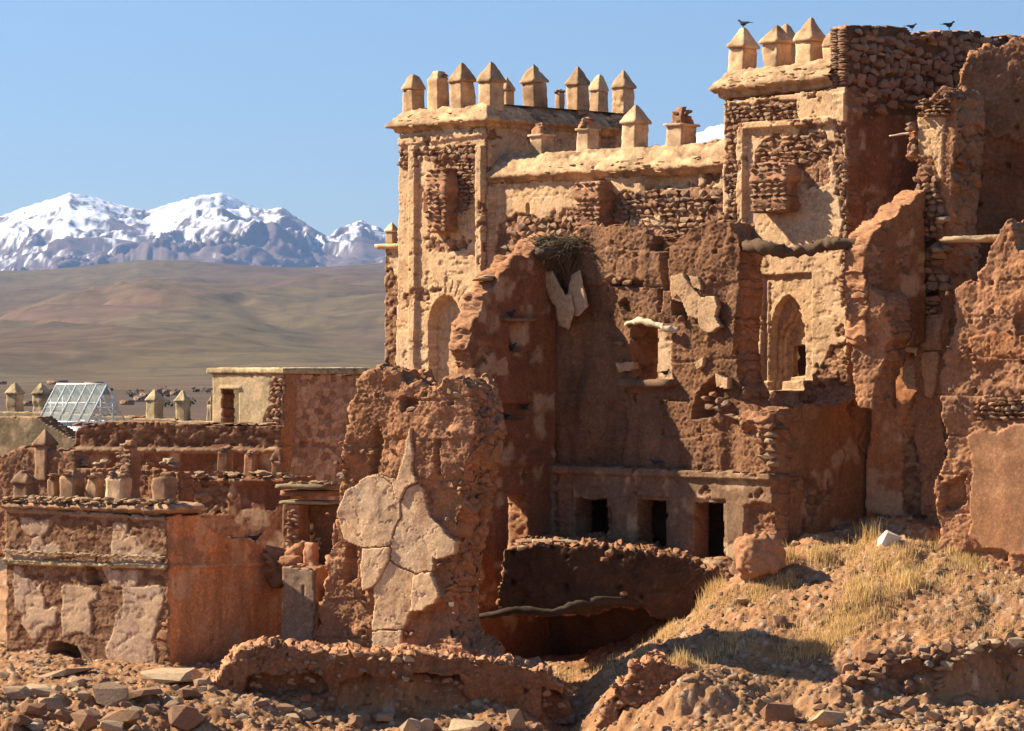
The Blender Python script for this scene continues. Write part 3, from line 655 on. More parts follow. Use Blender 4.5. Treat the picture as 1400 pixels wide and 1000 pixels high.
# ---- right tower
t2 = thing('tower', base(T2F, 1080, 760), 'taller ochre tower with four pointed merlons, hanging brick oriel and arched window', 'tower')
T2f = T2F.off(.06)
NF = [(1042, 377), (1111, 374), (1111, 520), (1042, 522)]
def t2x(U, Z, d, c):
    P = T2f
    m = mask(P, U, Z, [(1013, 168), (1140, 160), (1140, 169), (1022, 177), (1022, 560), (1013, 560)], .008); d = d+m*.12
    m = mask(P, U, Z, NF, .006); d = d-m*.09
    m = mask(P, U, Z, [(1048, 384), (1051, 384), (1051, 522), (1048, 522)], .004); d = d+m*.03
    ar = [(1053, 534), (1053, 455), (1055, 438), (1060, 421), (1067, 410), (1076, 403), (1085, 410), (1093, 422), (1098, 440), (1099, 455), (1099, 534)]
    m = mask(P, U, Z, ar); d = d-m*.17
    cu = [(1058, 534), (1058, 462), (1061, 450), (1067, 441), (1072, 438), (1074, 430), (1080, 424), (1081, 414), (1083, 424), (1088, 430), (1090, 438), (1095, 442), (1098, 452), (1099, 462), (1099, 534)]
    m = mask(P, U, Z, cu); d = d-m*.07
    cu2 = [(1062, 534), (1062, 466), (1065, 455), (1070, 447), (1076, 443), (1078, 436), (1082, 430), (1084, 436), (1088, 444), (1094, 448), (1097, 458), (1098, 466), (1098, 534)]
    m = mask(P, U, Z, cu2); d = d-m*.07
    m = mask(P, U, Z, [(1062, 516), (1098, 514), (1098, 534), (1062, 536)]); d = d+m*.1
    m = mask(P, U, Z, [(1142, 128), (1158, 125), (1158, 165), (1150, 180), (1142, 170)], .03); d = d+m*.05
    for p in ([(1035, 240), (1038, 240), (1038, 255), (1035, 255)], [(1117, 232), (1120, 232), (1120, 250), (1117, 250)]): d = d-mask(P, U, Z, p, .01)*.12
    return d, c
wall('front_wall', T2f, [(992, 140), (1158, 120), (1159, 900), (985, 900)], t2,
     facfn(T2f, 33, [[(994, 143), (1092, 135), (1092, 164), (994, 172)], [(1046, 188), (1130, 180), (1136, 215), (1138, 250), (1100, 260), (1100, 232), (1046, 236), (1030, 262), (1036, 205)], [(994, 170), (1013, 170), (1013, 330), (994, 330)], [(1142, 165), (1158, 160), (1158, 420), (1149, 420), (1152, 300), (1144, 240)], [(1092, 540), (1158, 460), (1158, 900), (1092, 900)]],
           [[(1092, 136), (1142, 132), (1142, 160), (1092, 164)], [(1024, 180), (1036, 180), (1036, 220), (1024, 240)], [(1040, 345), (1140, 345), (1140, 400), (1040, 540)]], thr=.60, extra=t2x), res=.026, thick=.5,
     holes=[[(1071, 474), (1081, 471), (1094, 474), (1095, 515), (1070, 516)]], back=False)
A = T2F.at(990, 124); B = T2F.at(1141, 112)
z2a = T2F.uv(990, 120)[1]; z2b = T2F.uv(1143, 104)[1]
sweep('cornice', [(A.x+3., A.y+3., z2a), zz(A, z2a), zz(B, z2b)], [(-.6, .42), (-.2, .40), (-.02, .30), (.22, .04), (.26, -.04), (.20, -.09), (.10, -.12), (.08, -.22), (.0, -.26), (-.1, -.27)], OCH*.88, t2, amp=.045, s=12)
for px, yt, yb, w, kd, bk, cf in ((1014, 38, 106, 42, 'pyr', .42, .42), (1062, 35, 104, 46, 'pyr', .42, .36), (1107, 24, 98, 44, 'pyr', .42, .46), (1137, 44, 96, 24, 'dome', .42, .4)):
    merlon(t2, T2F, px, yt, yb, w, kd, bk, s=int(px), capf=cf, col=OCH, capcol=OCH*.95)
merlon(t2, T2F, 1077, 33, 100, 32, 'dome', 2.4, s=9, capcol=OCH*.95)
wall('rear_parapet', T2F.off(-2.6), [(1000, 100), (1150, 92), (1150, 130), (1000, 130)], t2, mudfn(OCH*.9, 7, .03), thick=.3, res=.08)
wall('dark_backing', T2F.off(-1.1), [(1030, 440), (1140, 440), (1140, 560), (1030, 560)], t2, mudfn(MUD*.6, 8, .03), thick=.3, res=.08)  # added dark panel that makes the arched window read unlit
oriel(t2, T2f, 1046, 1096, 224, 291, .5, 45)
stones_on(t2, T2f, [(996, 146), (1090, 139), (1090, 162), (996, 169)], 60, (.12, .26), (.08, .14), .18, .0, 8)
stones_on(t2, T2f, [(1050, 186), (1130, 181), (1134, 212), (1100, 222), (1046, 226), (1038, 210)], 75, (.12, .28), (.08, .15), .18, .0, 9)
stones_on(t2, T2f, [(995, 175), (1011, 175), (1011, 325), (995, 325)], 60, (.12, .24), (.08, .15), .18, .02, 10)
stones_on(t2, T2f, [(1146, 170), (1158, 166), (1158, 400), (1151, 400), (1152, 300), (1146, 240)], 50, (.1, .18), (.08, .15), .16, .0, 11)
# ---- tall rubble wall running back from the right tower
rw = thing('stone_rampart', base(T2S, 1260, 500), 'tall dark wall of rough rubble stones above smooth reddish plaster behind the right tower', 'wall')
def rwx(U, Z, d, c):
    P = T2S
    top = mask(P, U, Z, [(1130, 0), (1450, 0), (1450, 158), (1180, 158), (1130, 145)], .08)
    c = mix3(c, vary(STO*.42, U, Z, 5), top); d = d-top*.06
    m = mask(P, U, Z, [(1180, 158), (1420, 158), (1420, 520), (1180, 520)], .02); d = d-m*.05
    return d, c
wall('core', T2S, [(1160, 36), (1240, 38), (1250, 46), (1300, 42), (1340, 44), (1350, 52), (1380, 50), (1430, 54), (1430, 560), (1162, 560)], rw,
     facfn(T2S, 44, (), (), base=RED*1.0, thr=.66, extra=rwx), res=.04, thick=.46, jit=.06, rim=STO*1.3)
stones_on(rw, T2S, [(1161, 42), (1250, 46), (1340, 50), (1420, 58), (1420, 150), (1161, 152)], 300, (.14, .42), (.12, .24), .2, .0, 12, jz=.06)
for i in range(26):
    z = T2S.uv(1160, 40+i*3.2)[1]; r2 = random.Random(i+400); k = 2
    for j in range(2): put_stone(rw, T2S.P(.02, z, -.12-.22*j), (.2, r2.uniform(.2, .26), .075), -T2S.a, 'm', .06, 'stone', r2)
for i, px in enumerate((1165, 1180, 1198, 1216, 1300, 1320, 1368, 1390)): put_stone(rw, T2S.at(px, 37 if px < 1250 else (45 if px < 1350 else 51), -.2), (.36, .42, .06), i, 'p', .08, 'coping_slab')
# ---- outer wall stub left of the corner tower, with its own little merlon
BW = Pl(545, 87.0, 40)
bw = thing('masonry_stub', base(BW, 537, 640), 'narrow reddish masonry stub with one small pointed merlon left of the corner tower', 'wall')
wall('wall', BW, [(527, 338), (575, 334), (575, 700), (525, 700)], bw, facfn(BW, 55, [[(527, 360), (560, 360), (560, 700), (527, 700)]], [[(532, 350), (548, 350), (548, 380), (540, 378)]], thr=.5, base=OCH2), thick=.7, res=.035)
merlon(bw, BW, 537, 304, 336, 20, 'pyr', .3, s=77, col=OCH2)
stack('ledge', BW.at(545, 341, -.2), -BW.a, [(0, .45, .35), (.07, .5, .4), (.14, .5, .4)], OCH, bw, .015, 6, .08, 3)
flakes(t1, [zz(A1, zt1), zz(B1_, zt1), zz(C1, zt1)], 150, 5, (.02, .27), (.16, .25))
flakes(cw, [zz(CA, cz0), zz(CB, cz1)], 150, 6, (-.2, .22), (.08, .23))
flakes(t2, [zz(A, z2a), zz(B, z2b)], 70, 7, (.0, .23), (.18, .26))
# ================================================================== THE FALLEN HALL IN FRONT OF THE CASTLE
B1 = Pl(757, 75.0, 45); R1 = Pl(757, 75.0, -45); L1 = B1.off(.14)
def recess(pl, U, Z, d, pp, dep, warp=.02): return d-mask(pl, U, Z, pp, warp)*dep
def plfn(s, d0, base):
    def f(U, Z):
        d = d0+(fbm(U*1.1, Z*1.1, 5, 3)-.5)*.10+(fbm(U*7, Z*7, s, 3)-.5)*.012+(_h(np.round(U*1000), np.round(Z*1000), s)-.5)*.004
        hc = np.abs(fbm(U*2.2+s, Z*2.2, s+3, 4)-.5); d = d-(1-ss(.0, .012, hc))*.02
        c = vary(base, U, Z, s, .16); return d, mix3(c, vary(MUD*1.35, U, Z, s+1), ss(.62, .76, fbm(U*2.5, Z*1.2, s+8, 4))*.5)
    return f
PLC = np.array((.47, .30, .17))
def flake(pl, pp, parent, d0, s, base=PLC, th=.06): return wall('plaster', pl, pp, parent, plfn(s, d0, base), res=.022, thick=th, jit=.04, ring=.03, rough=.004, rim=TAN*1.2, back=True, seed=9)
# ---- brown mud wall with the square window
mw = thing('mud_ruin', base(B1, 900, 780), 'crumbling brown mud wall with a square window hole and a storey of dark niches below', 'ruin')
def b1x(U, Z, d, c):
    P = B1
    for pp, k in (([(842, 415), (858, 408), (862, 425), (850, 432)], .25), ([(917, 408), (938, 412), (940, 436), (928, 442), (916, 430)], .45), ([(898, 396), (904, 396), (903, 425), (898, 428)], .25),
                  ([(946, 555), (958, 530), (985, 510), (990, 530), (985, 560), (975, 572), (946, 574)], .5), ([(832, 382), (880, 384), (878, 392), (836, 391)], .22), ([(893, 320), (915, 335), (905, 345), (888, 342)], .3), ([(905, 345), (916, 340), (914, 395), (906, 398)], .2)):
        d = recess(P, U, Z, d, pp, k, .04)
    m = mask(P, U, Z, [(757, 560), (870, 545), (870, 640), (757, 640)], .05); d = d-m*.03
    d = d-crack(P, U, Z, [(848, 560), (852, 600), (846, 640)], .05)*.1
    f = ss(.5, .8, fbm(U*1.1, Z*.4, 77, 3))*.12; d = d-f
    return d, c
WIN = [(863, 444), (917, 449), (915, 521), (862, 520)]
wall('wall', B1, [(752, 345), (768, 325), (800, 312), (850, 308), (880, 316), (905, 325), (916, 338), (935, 318), (970, 303), (995, 303), (1005, 330), (1003, 420), (1000, 480), (1008, 520), (1014, 545), (1035, 556), (1058, 565), (1058, 655), (752, 655)], mw,
     mudfn(MUD*.78, 61, .09, .05, b1x), res=.03, thick=.9, holes=[WIN, [(862, 536), (867, 538), (868, 552), (863, 548)]], jit=.09, rough=.07, rim=MUD*1.05)
def l1x(U, Z, d, c):
    P = L1
    m = mask(P, U, Z, [(700, 634), (1060, 646), (1060, 657), (700, 645)], .01); d = d+m*.09
    c = mix3(c, vary(MUD*.45, U, Z, 3), mask(P, U, Z, [(740, 800), (1060, 800), (1060, 1000), (740, 1000)], .1))  # cave shade put into colour: foot of the wall darkened
    for pp in ([(866, 678), (915, 681), (915, 762), (866, 758)], [(943, 682), (994, 684), (994, 768), (943, 768)]): d = recess(P, U, Z, d, pp, .05, .004)
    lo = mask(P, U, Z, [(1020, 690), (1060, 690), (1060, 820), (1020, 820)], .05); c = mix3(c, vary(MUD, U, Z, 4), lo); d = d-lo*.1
    m = mask(P, U, Z, [(760, 570), (782, 570), (782, 745), (765, 745)], .05); c = mix3(c, vary(STO*1.2, U, Z, 4), m)
    return d, c
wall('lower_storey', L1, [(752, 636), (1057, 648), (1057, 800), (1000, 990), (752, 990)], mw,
     facfn(L1, 63, [[(1040, 700), (1060, 700), (1060, 800), (1040, 800)], [(760, 650), (782, 650), (782, 745), (760, 745)], [(757, 790), (1060, 790), (1060, 990), (757, 990)]], (), base=TAN*.68, stone=MUD*.8, thr=.66, extra=l1x, pit=.4), res=.03, thick=.55, back=True, holes=[[(787, 681), (831, 683), (831, 742), (787, 738)], [(870, 682), (911, 685), (911, 758), (870, 754)], [(947, 686), (990, 688), (990, 763), (947, 764)]])  # plaster base darkened in place of the shadow that falls short here
wall('dark_backing', L1.off(-1.9), [(690, 640), (1048, 650), (1048, 880), (690, 880)], mw, mudfn(MUD*.5, 66, .05), res=.07, thick=.4)  # added behind the niches, toned dark so the openings read black
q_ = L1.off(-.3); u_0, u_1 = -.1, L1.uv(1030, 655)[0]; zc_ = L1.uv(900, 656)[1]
mk('light_block_top', [L1.P(u_0, zc_, -.3), L1.P(u_1, zc_, -.3), L1.P(u_1, zc_, -2.2), L1.P(u_0, zc_, -2.2), L1.P(u_0, zc_+.25, -.3), L1.P(u_1, zc_+.25, -.3), L1.P(u_1, zc_+.25, -2.2), L1.P(u_0, zc_+.25, -2.2)], [(3, 2, 1, 0), (4, 5, 6, 7), (0, 1, 5, 4), (2, 3, 7, 6), (1, 2, 6, 5), (3, 0, 4, 7)], M_EARTH, mw, MUD*.6)  # added lid keeping sky light out of the space behind the niches
for u_ in (u_0-.25, u_1-.25): mk('light_block_end', [L1.P(u_+du_, z_, d_) for du_ in (0, .25) for z_ in (zc_-4, zc_+.2) for d_ in (-.45, -2.3)], [(0, 2, 6, 4), (1, 5, 7, 3), (0, 1, 3, 2), (4, 6, 7, 5), (2, 3, 7, 6), (0, 4, 5, 1)], M_EARTH, mw, MUD*.6)  # added end pieces stopping sun that leaks in behind the niches
flake(B1, [(922, 378), (938, 374), (946, 390), (962, 408), (980, 405), (985, 420), (980, 432), (988, 446), (972, 455), (960, 450), (958, 436), (945, 434), (938, 414), (922, 410)], mw, .1, 3)
flake(B1, [(946, 378), (958, 378), (963, 398), (952, 394)], mw, .12, 4)
flake(B1, [(952, 494), (966, 488), (964, 500), (956, 506)], mw, .1, 5)
flake(B1, [(984, 512), (1000, 518), (1000, 532), (984, 530)], mw, .1, 6)
HANG1 = slab('plaster', B1, [(755, 373), (768, 372), (778, 390), (784, 404), (792, 402), (797, 425), (788, 450), (776, 444), (772, 420), (760, 402)], mw, .30, .04, M_PLAST, .05, 7)
slab('plaster', B1, [(790, 378), (803, 371), (806, 390), (812, 418), (800, 432), (790, 430), (786, 404)], mw, .24, .04, M_PLAST, .05, 8)
flake(B1, [(845, 496), (870, 494), (870, 504), (850, 510)], mw, .1, 9)
stack('window_sill', B1.at(890, 526, -.1), -B1.a, [(-.06, .78, .28), (0, .8, .3), (.1, .8, .3), (.12, .76, .26)], TAN*.9, mw, .012, 8, .08, 4)
rr2 = random.Random(12)
for px, py in ((835, 380), (842, 384), (850, 381), (858, 386), (846, 470), (925, 404), (932, 436), (965, 545), (975, 540), (985, 548), (970, 556), (982, 560), (992, 552), (1040, 595), (1042, 606), (1041, 616), (1043, 626), (975, 575), (1000, 570), (1010, 572)):
    put_stone(mw, B1.at(px, py, .03), (rr2.uniform(.15, .3), .2, rr2.uniform(.1, .17)), -B1.a, 'm', .2, 'stone', rr2)
def log(label, pts, rad, mat=M_WOOD, name='timber_pole', s=1, cat='beam', amp=.02):
    return tag(tube(name, pts, rad, mat, None, 9, amp*1.3+.01, s, 9, None, False), label, cat)
log('bleached curved wooden lintel above the square window', [B1.at(856, 442, .0), B1.at(872, 440, .12), B1.at(895, 443, .16), B1.at(912, 448, .14), B1.at(928, 452, .05)], [.04, .075, .08, .07, .05], M_PWOOD, 'timber_pole', 3, 'lintel')
# ---- red plastered wall meeting it in the corner
rw1 = thing('mud_ruin', base(R1, 700, 760), 'smooth red plastered wall with a shelf niche, its ragged edge climbing to the nest', 'ruin')
def r1x(U, Z, d, c):
    P = R1
    m = mask(P, U, Z, [(600, 626), (757, 622), (757, 638), (600, 642)], .006); d = d+m*.05
    m = mask(P, U, Z, [(600, 632), (757, 628), (757, 631), (600, 635)], .004); d = d-m*.04
    d = recess(P, U, Z, d, [(694, 444), (714, 446), (714, 480), (694, 480)], .22, .006)
    d = recess(P, U, Z, d, [(657, 553), (726, 552), (726, 560), (713, 560), (713, 573), (657, 574)], .24, .008)
    c = mix3(c, vary(TAN*1.15, U, Z, 4), mask(P, U, Z, [(675, 495), (690, 487), (693, 512), (678, 514)], .015))
    m = mask(P, U, Z, [(663, 425), (678, 422), (676, 455), (662, 456)], .03); d = d-m*.05; c = mix3(c, vary(MUD*1.2, U, Z, 4), m)
    return d, c
wall('wall', R1, [(646, 560), (652, 500), (640, 474), (646, 440), (656, 425), (658, 404), (674, 396), (680, 374), (696, 368), (702, 352), (722, 350), (732, 334), (757, 318), (757, 1000), (655, 1000), (655, 690), (640, 640)], rw1,
     facfn(R1, 71, (), (), base=RED*1.05, stone=MUD, thr=.70, extra=r1x, pit=.5), res=.03, thick=.62, holes=[[(693, 677), (721, 677), (721, 748), (693, 748)]], jit=.08, rough=.06, rim=MUD*1.15)
stack('shelf', R1.at(705, 438, .04), -R1.a, [(-.03, .46, .13), (0, .5, .15), (.05, .5, .15)], TAN, rw1, .008, 8, .08, 4)
for px, py in ((667, 378), (660, 382)): put_stone(rw1, R1.at(px, py, -.3), (.5, .4, .08), .3, 'p', .08, 'slab')
# slabs and stones along the pillar top / between pillar and tower
for px, py, s_ in ((655, 392, .3), (646, 405, .25), (640, 420, .3), (618, 512, .35), (625, 517, .3), (636, 535, .3), (610, 520, .25)): put_stone(rw1, R1.at(px+22, py, -.45), (s_, s_, .12), px, 'm', .2)
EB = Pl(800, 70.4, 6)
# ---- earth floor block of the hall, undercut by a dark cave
eb = thing('earth_block', EB.at(800, 850), 'shade-toned block of rubbly earth floor overhanging a cave in the gully', 'earth bank')
wall('fill', EB, [(684, 752), (720, 748), (760, 748), (800, 750), (860, 752), (905, 758), (935, 768), (970, 782), (1010, 796), (1010, 880), (960, 862), (900, 842), (860, 826), (800, 838), (740, 842), (684, 832)], eb, mudfn(MUD*.3, 81, .16, .04), res=.04, thick=4.2, jit=.12, ring=.14, rough=.1, back=False)  # earth tone lowered to carry the shade of the hollow
rr2 = random.Random(19)
for i in range(4): put_stone(eb, EB.at(rr2.uniform(690, 930), rr2.uniform(748, 830), .1), (rr2.uniform(.1, .26), .2, rr2.uniform(.08, .18)), i, 'm', .3, 'stone', rr2)
for px in (720, 738, 765, 778): put_stone(eb, EB.at(px, 740, -.5), (.45, .4, .07), px, 'p', .1, 'slab')
log('crooked dark wooden beam lying across the mouth of the cave', [EB.at(640, 848, -.2), EB.at(700, 836, .3), EB.at(750, 838, .4), EB.at(790, 828, .4), EB.at(830, 822, .3), EB.at(905, 828, -.3)], [.06, .08, .09, .10, .09, .07], s=5, mat=M_DWOOD)
BK = Pl(800, 74.0, 0)
# ---- wall running right from the hall corner, in shade
R2 = Pl(1056, float(B1.at(1056, 600)[1]), -45)
r2w = thing('mud_ruin', base(R2, 1120, 740), 'cracked reddish mud wall in shade at the foot of the taller tower', 'ruin')
def r2x(U, Z, d, c):
    P = R2
    for pp in ([(1180, 585), (1170, 605), (1180, 620), (1195, 640), (1205, 650)], [(1205, 580), (1195, 620), (1185, 632)], [(1145, 600), (1155, 620), (1150, 650)]): d = d-crack(P, U, Z, pp, .045)*.12
    for pp in ([(1105, 678), (1111, 678), (1111, 688), (1105, 688)], [(1083, 679), (1086, 679), (1086, 688), (1083, 688)]): d = recess(P, U, Z, d, pp, .2, .006)
    c = mix3(c, vary(MUD*1.0, U, Z, 4), mask(P, U, Z, [(1050, 540), (1130, 540), (1110, 640), (1060, 690), (1050, 690)], .15)*.8)
    return d, c
wall('wall', R2, [(1056, 600), (1046, 572), (1064, 560), (1100, 553), (1140, 556), (1165, 545), (1190, 520), (1205, 480), (1212, 560), (1215, 640), (1300, 640), (1300, 790), (1056, 850)], r2w, facfn(R2, 83, (), (), base=ORG*.8, stone=MUD, thr=.66, extra=r2x, pit=.4), res=.032, thick=.8, jit=.08, rough=.08, back=True)
for i, (px, py) in enumerate(((1041, 583), (1043, 594), (1040, 604), (1043, 614), (1042, 624), (1045, 634))): put_stone(r2w, R2.at(px+12, py, .02), (.26, .26, .15), i, 'm', .2)
put_stone(r2w, R2.at(1062, 584, .0), (.6, .22, .08), -.8, 'p', .05, 'slab')
log('short driftwood pole sticking out of the shaded wall', [R2.at(1050, 586, -.3), R2.at(1062, 583, .1), R2.at(1080, 588, .35)], [.05, .05, .03], s=8)
# ---- foreground pillar with its cracked plaster
PI = Pl(560, 67.3, 30)
pi = thing('mud_ruin', base(PI, 560, 900), 'massive weathered mud pillar with big cracked slabs of tan plaster clinging to its front', 'ruin')
SL = [[(463, 702), (476, 672), (508, 649), (522, 647), (540, 660), (551, 688), (551, 706), (542, 726), (536, 748), (500, 751), (472, 738)],
      [(522, 647), (546, 656), (556, 632), (562, 606), (567, 583), (570, 612), (569, 645), (574, 661), (560, 668), (551, 688), (540, 660)],
      [(551, 688), (560, 668), (574, 661), (583, 667), (586, 690), (592, 708), (604, 718), (616, 735), (628, 743), (624, 758), (608, 764), (597, 764), (594, 782), (570, 783), (552, 775), (535, 766), (536, 748), (542, 726), (551, 706)],
      [(500, 751), (536, 748), (535, 766), (528, 782), (516, 804), (503, 808), (499, 780)],
      [(516, 804), (528, 782), (535, 766), (552, 775), (570, 783), (567, 810), (566, 836), (553, 860), (513, 863)],
      [(570, 783), (594, 782), (600, 796), (606, 814), (598, 827), (588, 830), (582, 836), (566, 836), (567, 810)],
      [(513, 863), (553, 860), (552, 880), (552, 905), (512, 905)]]
def pix(U, Z, d, c):
    P = PI
    for pp, k in (([(505, 600), (512, 580), (522, 600), (515, 660), (502, 655)], .22), ([(470, 745), (485, 742), (488, 790), (470, 800)], .25), ([(545, 545), (555, 540), (575, 548), (565, 560), (550, 562)], .3), ([(598, 600), (604, 600), (606, 650), (598, 650)], .2)): d = recess(P, U, Z, d, pp, k, .08)
    d = d+ss(.35, .75, fbm(U*1.2, Z*1.0, 17, 3))*.16-.1
    fl = np.zeros(U.shape)
    for p_ in SL: fl = np.maximum(fl, mask(P, U, Z, p_))
    d = np.clip(d, -1, .17)*(1-fl)+fl*(.06+(fbm(U*9, Z*9, 3, 2)-.5)*.02)
    return d, c
wall('wall', PI, [(462, 690), (466, 640), (474, 590), (478, 560), (486, 522), (498, 511), (522, 507), (540, 512), (558, 524), (580, 530), (598, 534), (604, 522), (622, 516), (636, 525), (640, 550), (648, 580), (646, 620), (634, 660), (626, 700), (618, 740), (612, 790), (606, 830), (612, 860), (640, 885), (650, 930), (420, 930), (432, 880), (440, 830), (446, 770), (452, 735)], pi,
     mudfn(MUD*1.2, 91, .12, .055, pix), res=.028, thick=1.3, jit=.10, rough=.11, ring=.06, rim=MUD*1.2)
def shr(p, k=.972):
    cx = sum(q[0] for q in p)/len(p); cy = sum(q[1] for q in p)/len(p); return [(cx+(x-cx)*k, cy+(y-cy)*k) for x, y in p]
for i, p in enumerate(SL): wall('plaster', PI, shr(p), pi, plfn(20+i, .125+(.0, .04, -.012, .03, .0, .045, .015)[i], np.array((.62, .42, .25))), res=.021, thick=.07, jit=.05, ring=.03, rough=.004, rim=TAN*1.2, back=False, seed=9)
stack('stone_stub', PI.at(640, 680, -1.0), .3, [(-.2, .3, .12), (0, .34, .14), (.08, .3, .12)], BEIGE, pi, .02, 6, .06, 5)
rr2 = random.Random(31)
for px, py in ((502, 540), (512, 545), (525, 538), (530, 545), (522, 550), (566, 558), (575, 556), (600, 535), (608, 532), (618, 535), (626, 540), (545, 640), (598, 618), (602, 640), (470, 650)):
    put_stone(pi, PI.at(px, py, -.15), (rr2.uniform(.18, .36), .3, rr2.uniform(.1, .16)), px, 'p' if px > 560 else 'm', .25, 'stone', rr2)
for i in range(50):
    px = rr2.uniform(446, 640); py = rr2.uniform(590, 890); put_stone(pi, PI.at(px, py, .04+rr2.uniform(-.03, .05)), (rr2.uniform(.07, .16), .12, rr2.uniform(.05, .12)), px, 'm', .4, 'stone', rr2)
# ---- right-hand ruins
W1 = Pl(1215, 70.0, -42)
w1 = thing('mud_ruin', base(W1, 1210, 700), 'mud wall spur with a slanting top edge that carries the long crooked beam', 'ruin')
wall('wall', W1, [(1186, 470), (1184, 420), (1183, 360), (1184, 338), (1190, 322), (1200, 316), (1208, 302), (1222, 298), (1232, 282), (1246, 279), (1252, 268), (1262, 262), (1262, 470), (1215, 470)], w1, facfn(W1, 101, [[(1180, 340), (1210, 335), (1205, 400), (1195, 480), (1180, 480)]], (), base=ORG*.62, stone=MUD*1.1, thr=.6, pit=.6), res=.032, thick=.6, jit=.08, rough=.05, rim=MUD*1.3)
W1b = Pl(1190, 69.6, 35)
wall('lower_face', W1b, [(1163, 392), (1180, 380), (1196, 396), (1212, 410), (1216, 460), (1206, 478), (1204, 500), (1192, 520), (1192, 560), (1175, 556), (1163, 520)], w1, mudfn(MUD*1.3, 103, .12, .05), res=.032, thick=1.0, jit=.09, rough=.05, rim=MUD*1.2)
W2 = Pl(1290, 70.6, 42)
w2 = thing('mud_ruin', base(W2, 1265, 720), 'tall eroded pier with a rounded rubble cap and pale plaster patches beside the recess', 'ruin')
def w2x(U, Z, d, c):
    P = W2
    pm = mask(P, U, Z, [(1252, 160), (1289, 158), (1290, 250), (1284, 240), (1275, 215), (1256, 215)], .04); c = mix3(c, vary(OCH*.85, U, Z, 5), pm); d = d+pm*.05
    pm = mask(P, U, Z, [(1255, 432), (1290, 430), (1288, 478), (1256, 480)], .03); c = mix3(c, vary(TAN*1.15, U, Z, 5), pm); d = d+pm*.08
    d = recess(P, U, Z, d, [(1210, 452), (1250, 447), (1252, 466), (1212, 470)], .3, .05)
    d = recess(P, U, Z, d, [(1253, 325), (1275, 322), (1276, 336), (1254, 338)], .3, .03); d = recess(P, U, Z, d, [(1254, 393), (1280, 392), (1280, 405), (1255, 405)], .3, .03)
    return d, c
wall('wall', W2, [(1250, 168), (1256, 152), (1270, 132), (1286, 122), (1300, 122), (1306, 150), (1300, 260), (1296, 300), (1298, 330), (1299, 430), (1292, 500), (1286, 560), (1292, 640), (1292, 760), (1262, 760), (1256, 640), (1250, 600), (1252, 480), (1208, 482), (1196, 474), (1208, 440), (1238, 430), (1243, 330), (1252, 262), (1257, 218), (1240, 214), (1241, 186)], w2,
     mudfn(MUD*1.08, 105, .09, .055, w2x), res=.03, thick=1.1, jit=.08, rough=.09, rim=MUD*1.15)
stones_on(w2, W2, [(1241, 170), (1250, 168), (1254, 212), (1242, 212)], 16, (.14, .22), (.1, .14), .2, .03, 3)
stones_on(w2, W2, [(1260, 140), (1285, 124), (1300, 124), (1300, 156), (1256, 160)], 40, (.1, .2), (.06, .1), .2, .05, 5, 'm')
stones_on(w2, W2, [(1258, 216), (1286, 240), (1292, 300), (1285, 325), (1246, 325), (1254, 262)], 50, (.14, .26), (.1, .17), .2, .03, 4)
stones_on(w2, W2, [(1244, 330), (1296, 340), (1296, 392), (1246, 398)], 36, (.2, .36), (.12, .2), .2, .02, 6)
stones_on(w2, W2, [(1256, 408), (1290, 406), (1290, 428), (1256, 430)], 22, (.14, .26), (.08, .13), .24, .06, 7)
for px, py, s_ in ((1250, 320, .5), (1249, 338, .42), (1290, 300, .25), (1284, 342, .3)): put_stone(w2, W2.at(px, py, .12), (s_, .35, .12), -.7, 'p', .08, 'slab')
flake(W2, [(1234, 500), (1260, 496), (1258, 520), (1254, 535), (1240, 532), (1234, 520)], w2, .0, 41)
flake(W2, [(1262, 482), (1286, 480), (1284, 520), (1276, 545), (1268, 540), (1264, 510)], w2, .1, 42)
W5 = Pl(1250, 71.6, 40)
def w5x(U, Z, d, c):
    d = d-crack(W5, U, Z, [(1262, 500), (1256, 540), (1246, 560), (1236, 580)], .06)*.15
    return d, c
wall('jamb', W5, [(1200, 484), (1300, 480), (1300, 760), (1186, 760), (1186, 640), (1196, 560)], w2, facfn(W5, 107, [[(1250, 580), (1300, 560), (1300, 760), (1236, 760), (1232, 640)]], (), base=ORG*1.0, stone=MUD*.9, thr=.7, extra=w5x, pit=.3), res=.036, thick=.5, back=False)
log('pale driftwood lintel propping the stones over the dark recess', [W2.at(1196, 474, .3), W2.at(1215, 472, .35), W2.at(1232, 475, .3), W2.at(1254, 480, .2)], [.05, .08, .08, .06], M_PWOOD, 'timber_pole', 9, 'lintel')
W3 = Pl(1350, 73.0, 15)
w3 = thing('mud_ruin', base(W3, 1360, 420), 'hulking mud mass rising behind the pier at the right edge, highest of the ruins there', 'ruin')
def w3x(U, Z, d, c):
    P = W3
    m = mask(P, U, Z, [(1290, 190), (1330, 175), (1400, 200), (1440, 220), (1440, 420), (1290, 420)], .2); c = mix3(c, vary(RED*.95, U, Z, 5), m*.8); d = d-m*.1
    return d, c
wall('wall', W3, [(1308, 150), (1310, 120), (1317, 88), (1326, 72), (1345, 66), (1372, 62), (1400, 48), (1450, 40), (1450, 470), (1290, 470), (1292, 300), (1300, 200)], w3, mudfn(MUD*1.0, 109, .16, .06, w3x), res=.036, thick=1.8, jit=.1, rough=.12, rim=MUD*1.2)
W4 = Pl(1340, 68.6, 33)
w4 = thing('mud_ruin', base(W4, 1350, 740), 'bulky sunlit mud wall with smooth plaster below at the right edge above the dry grass', 'ruin')
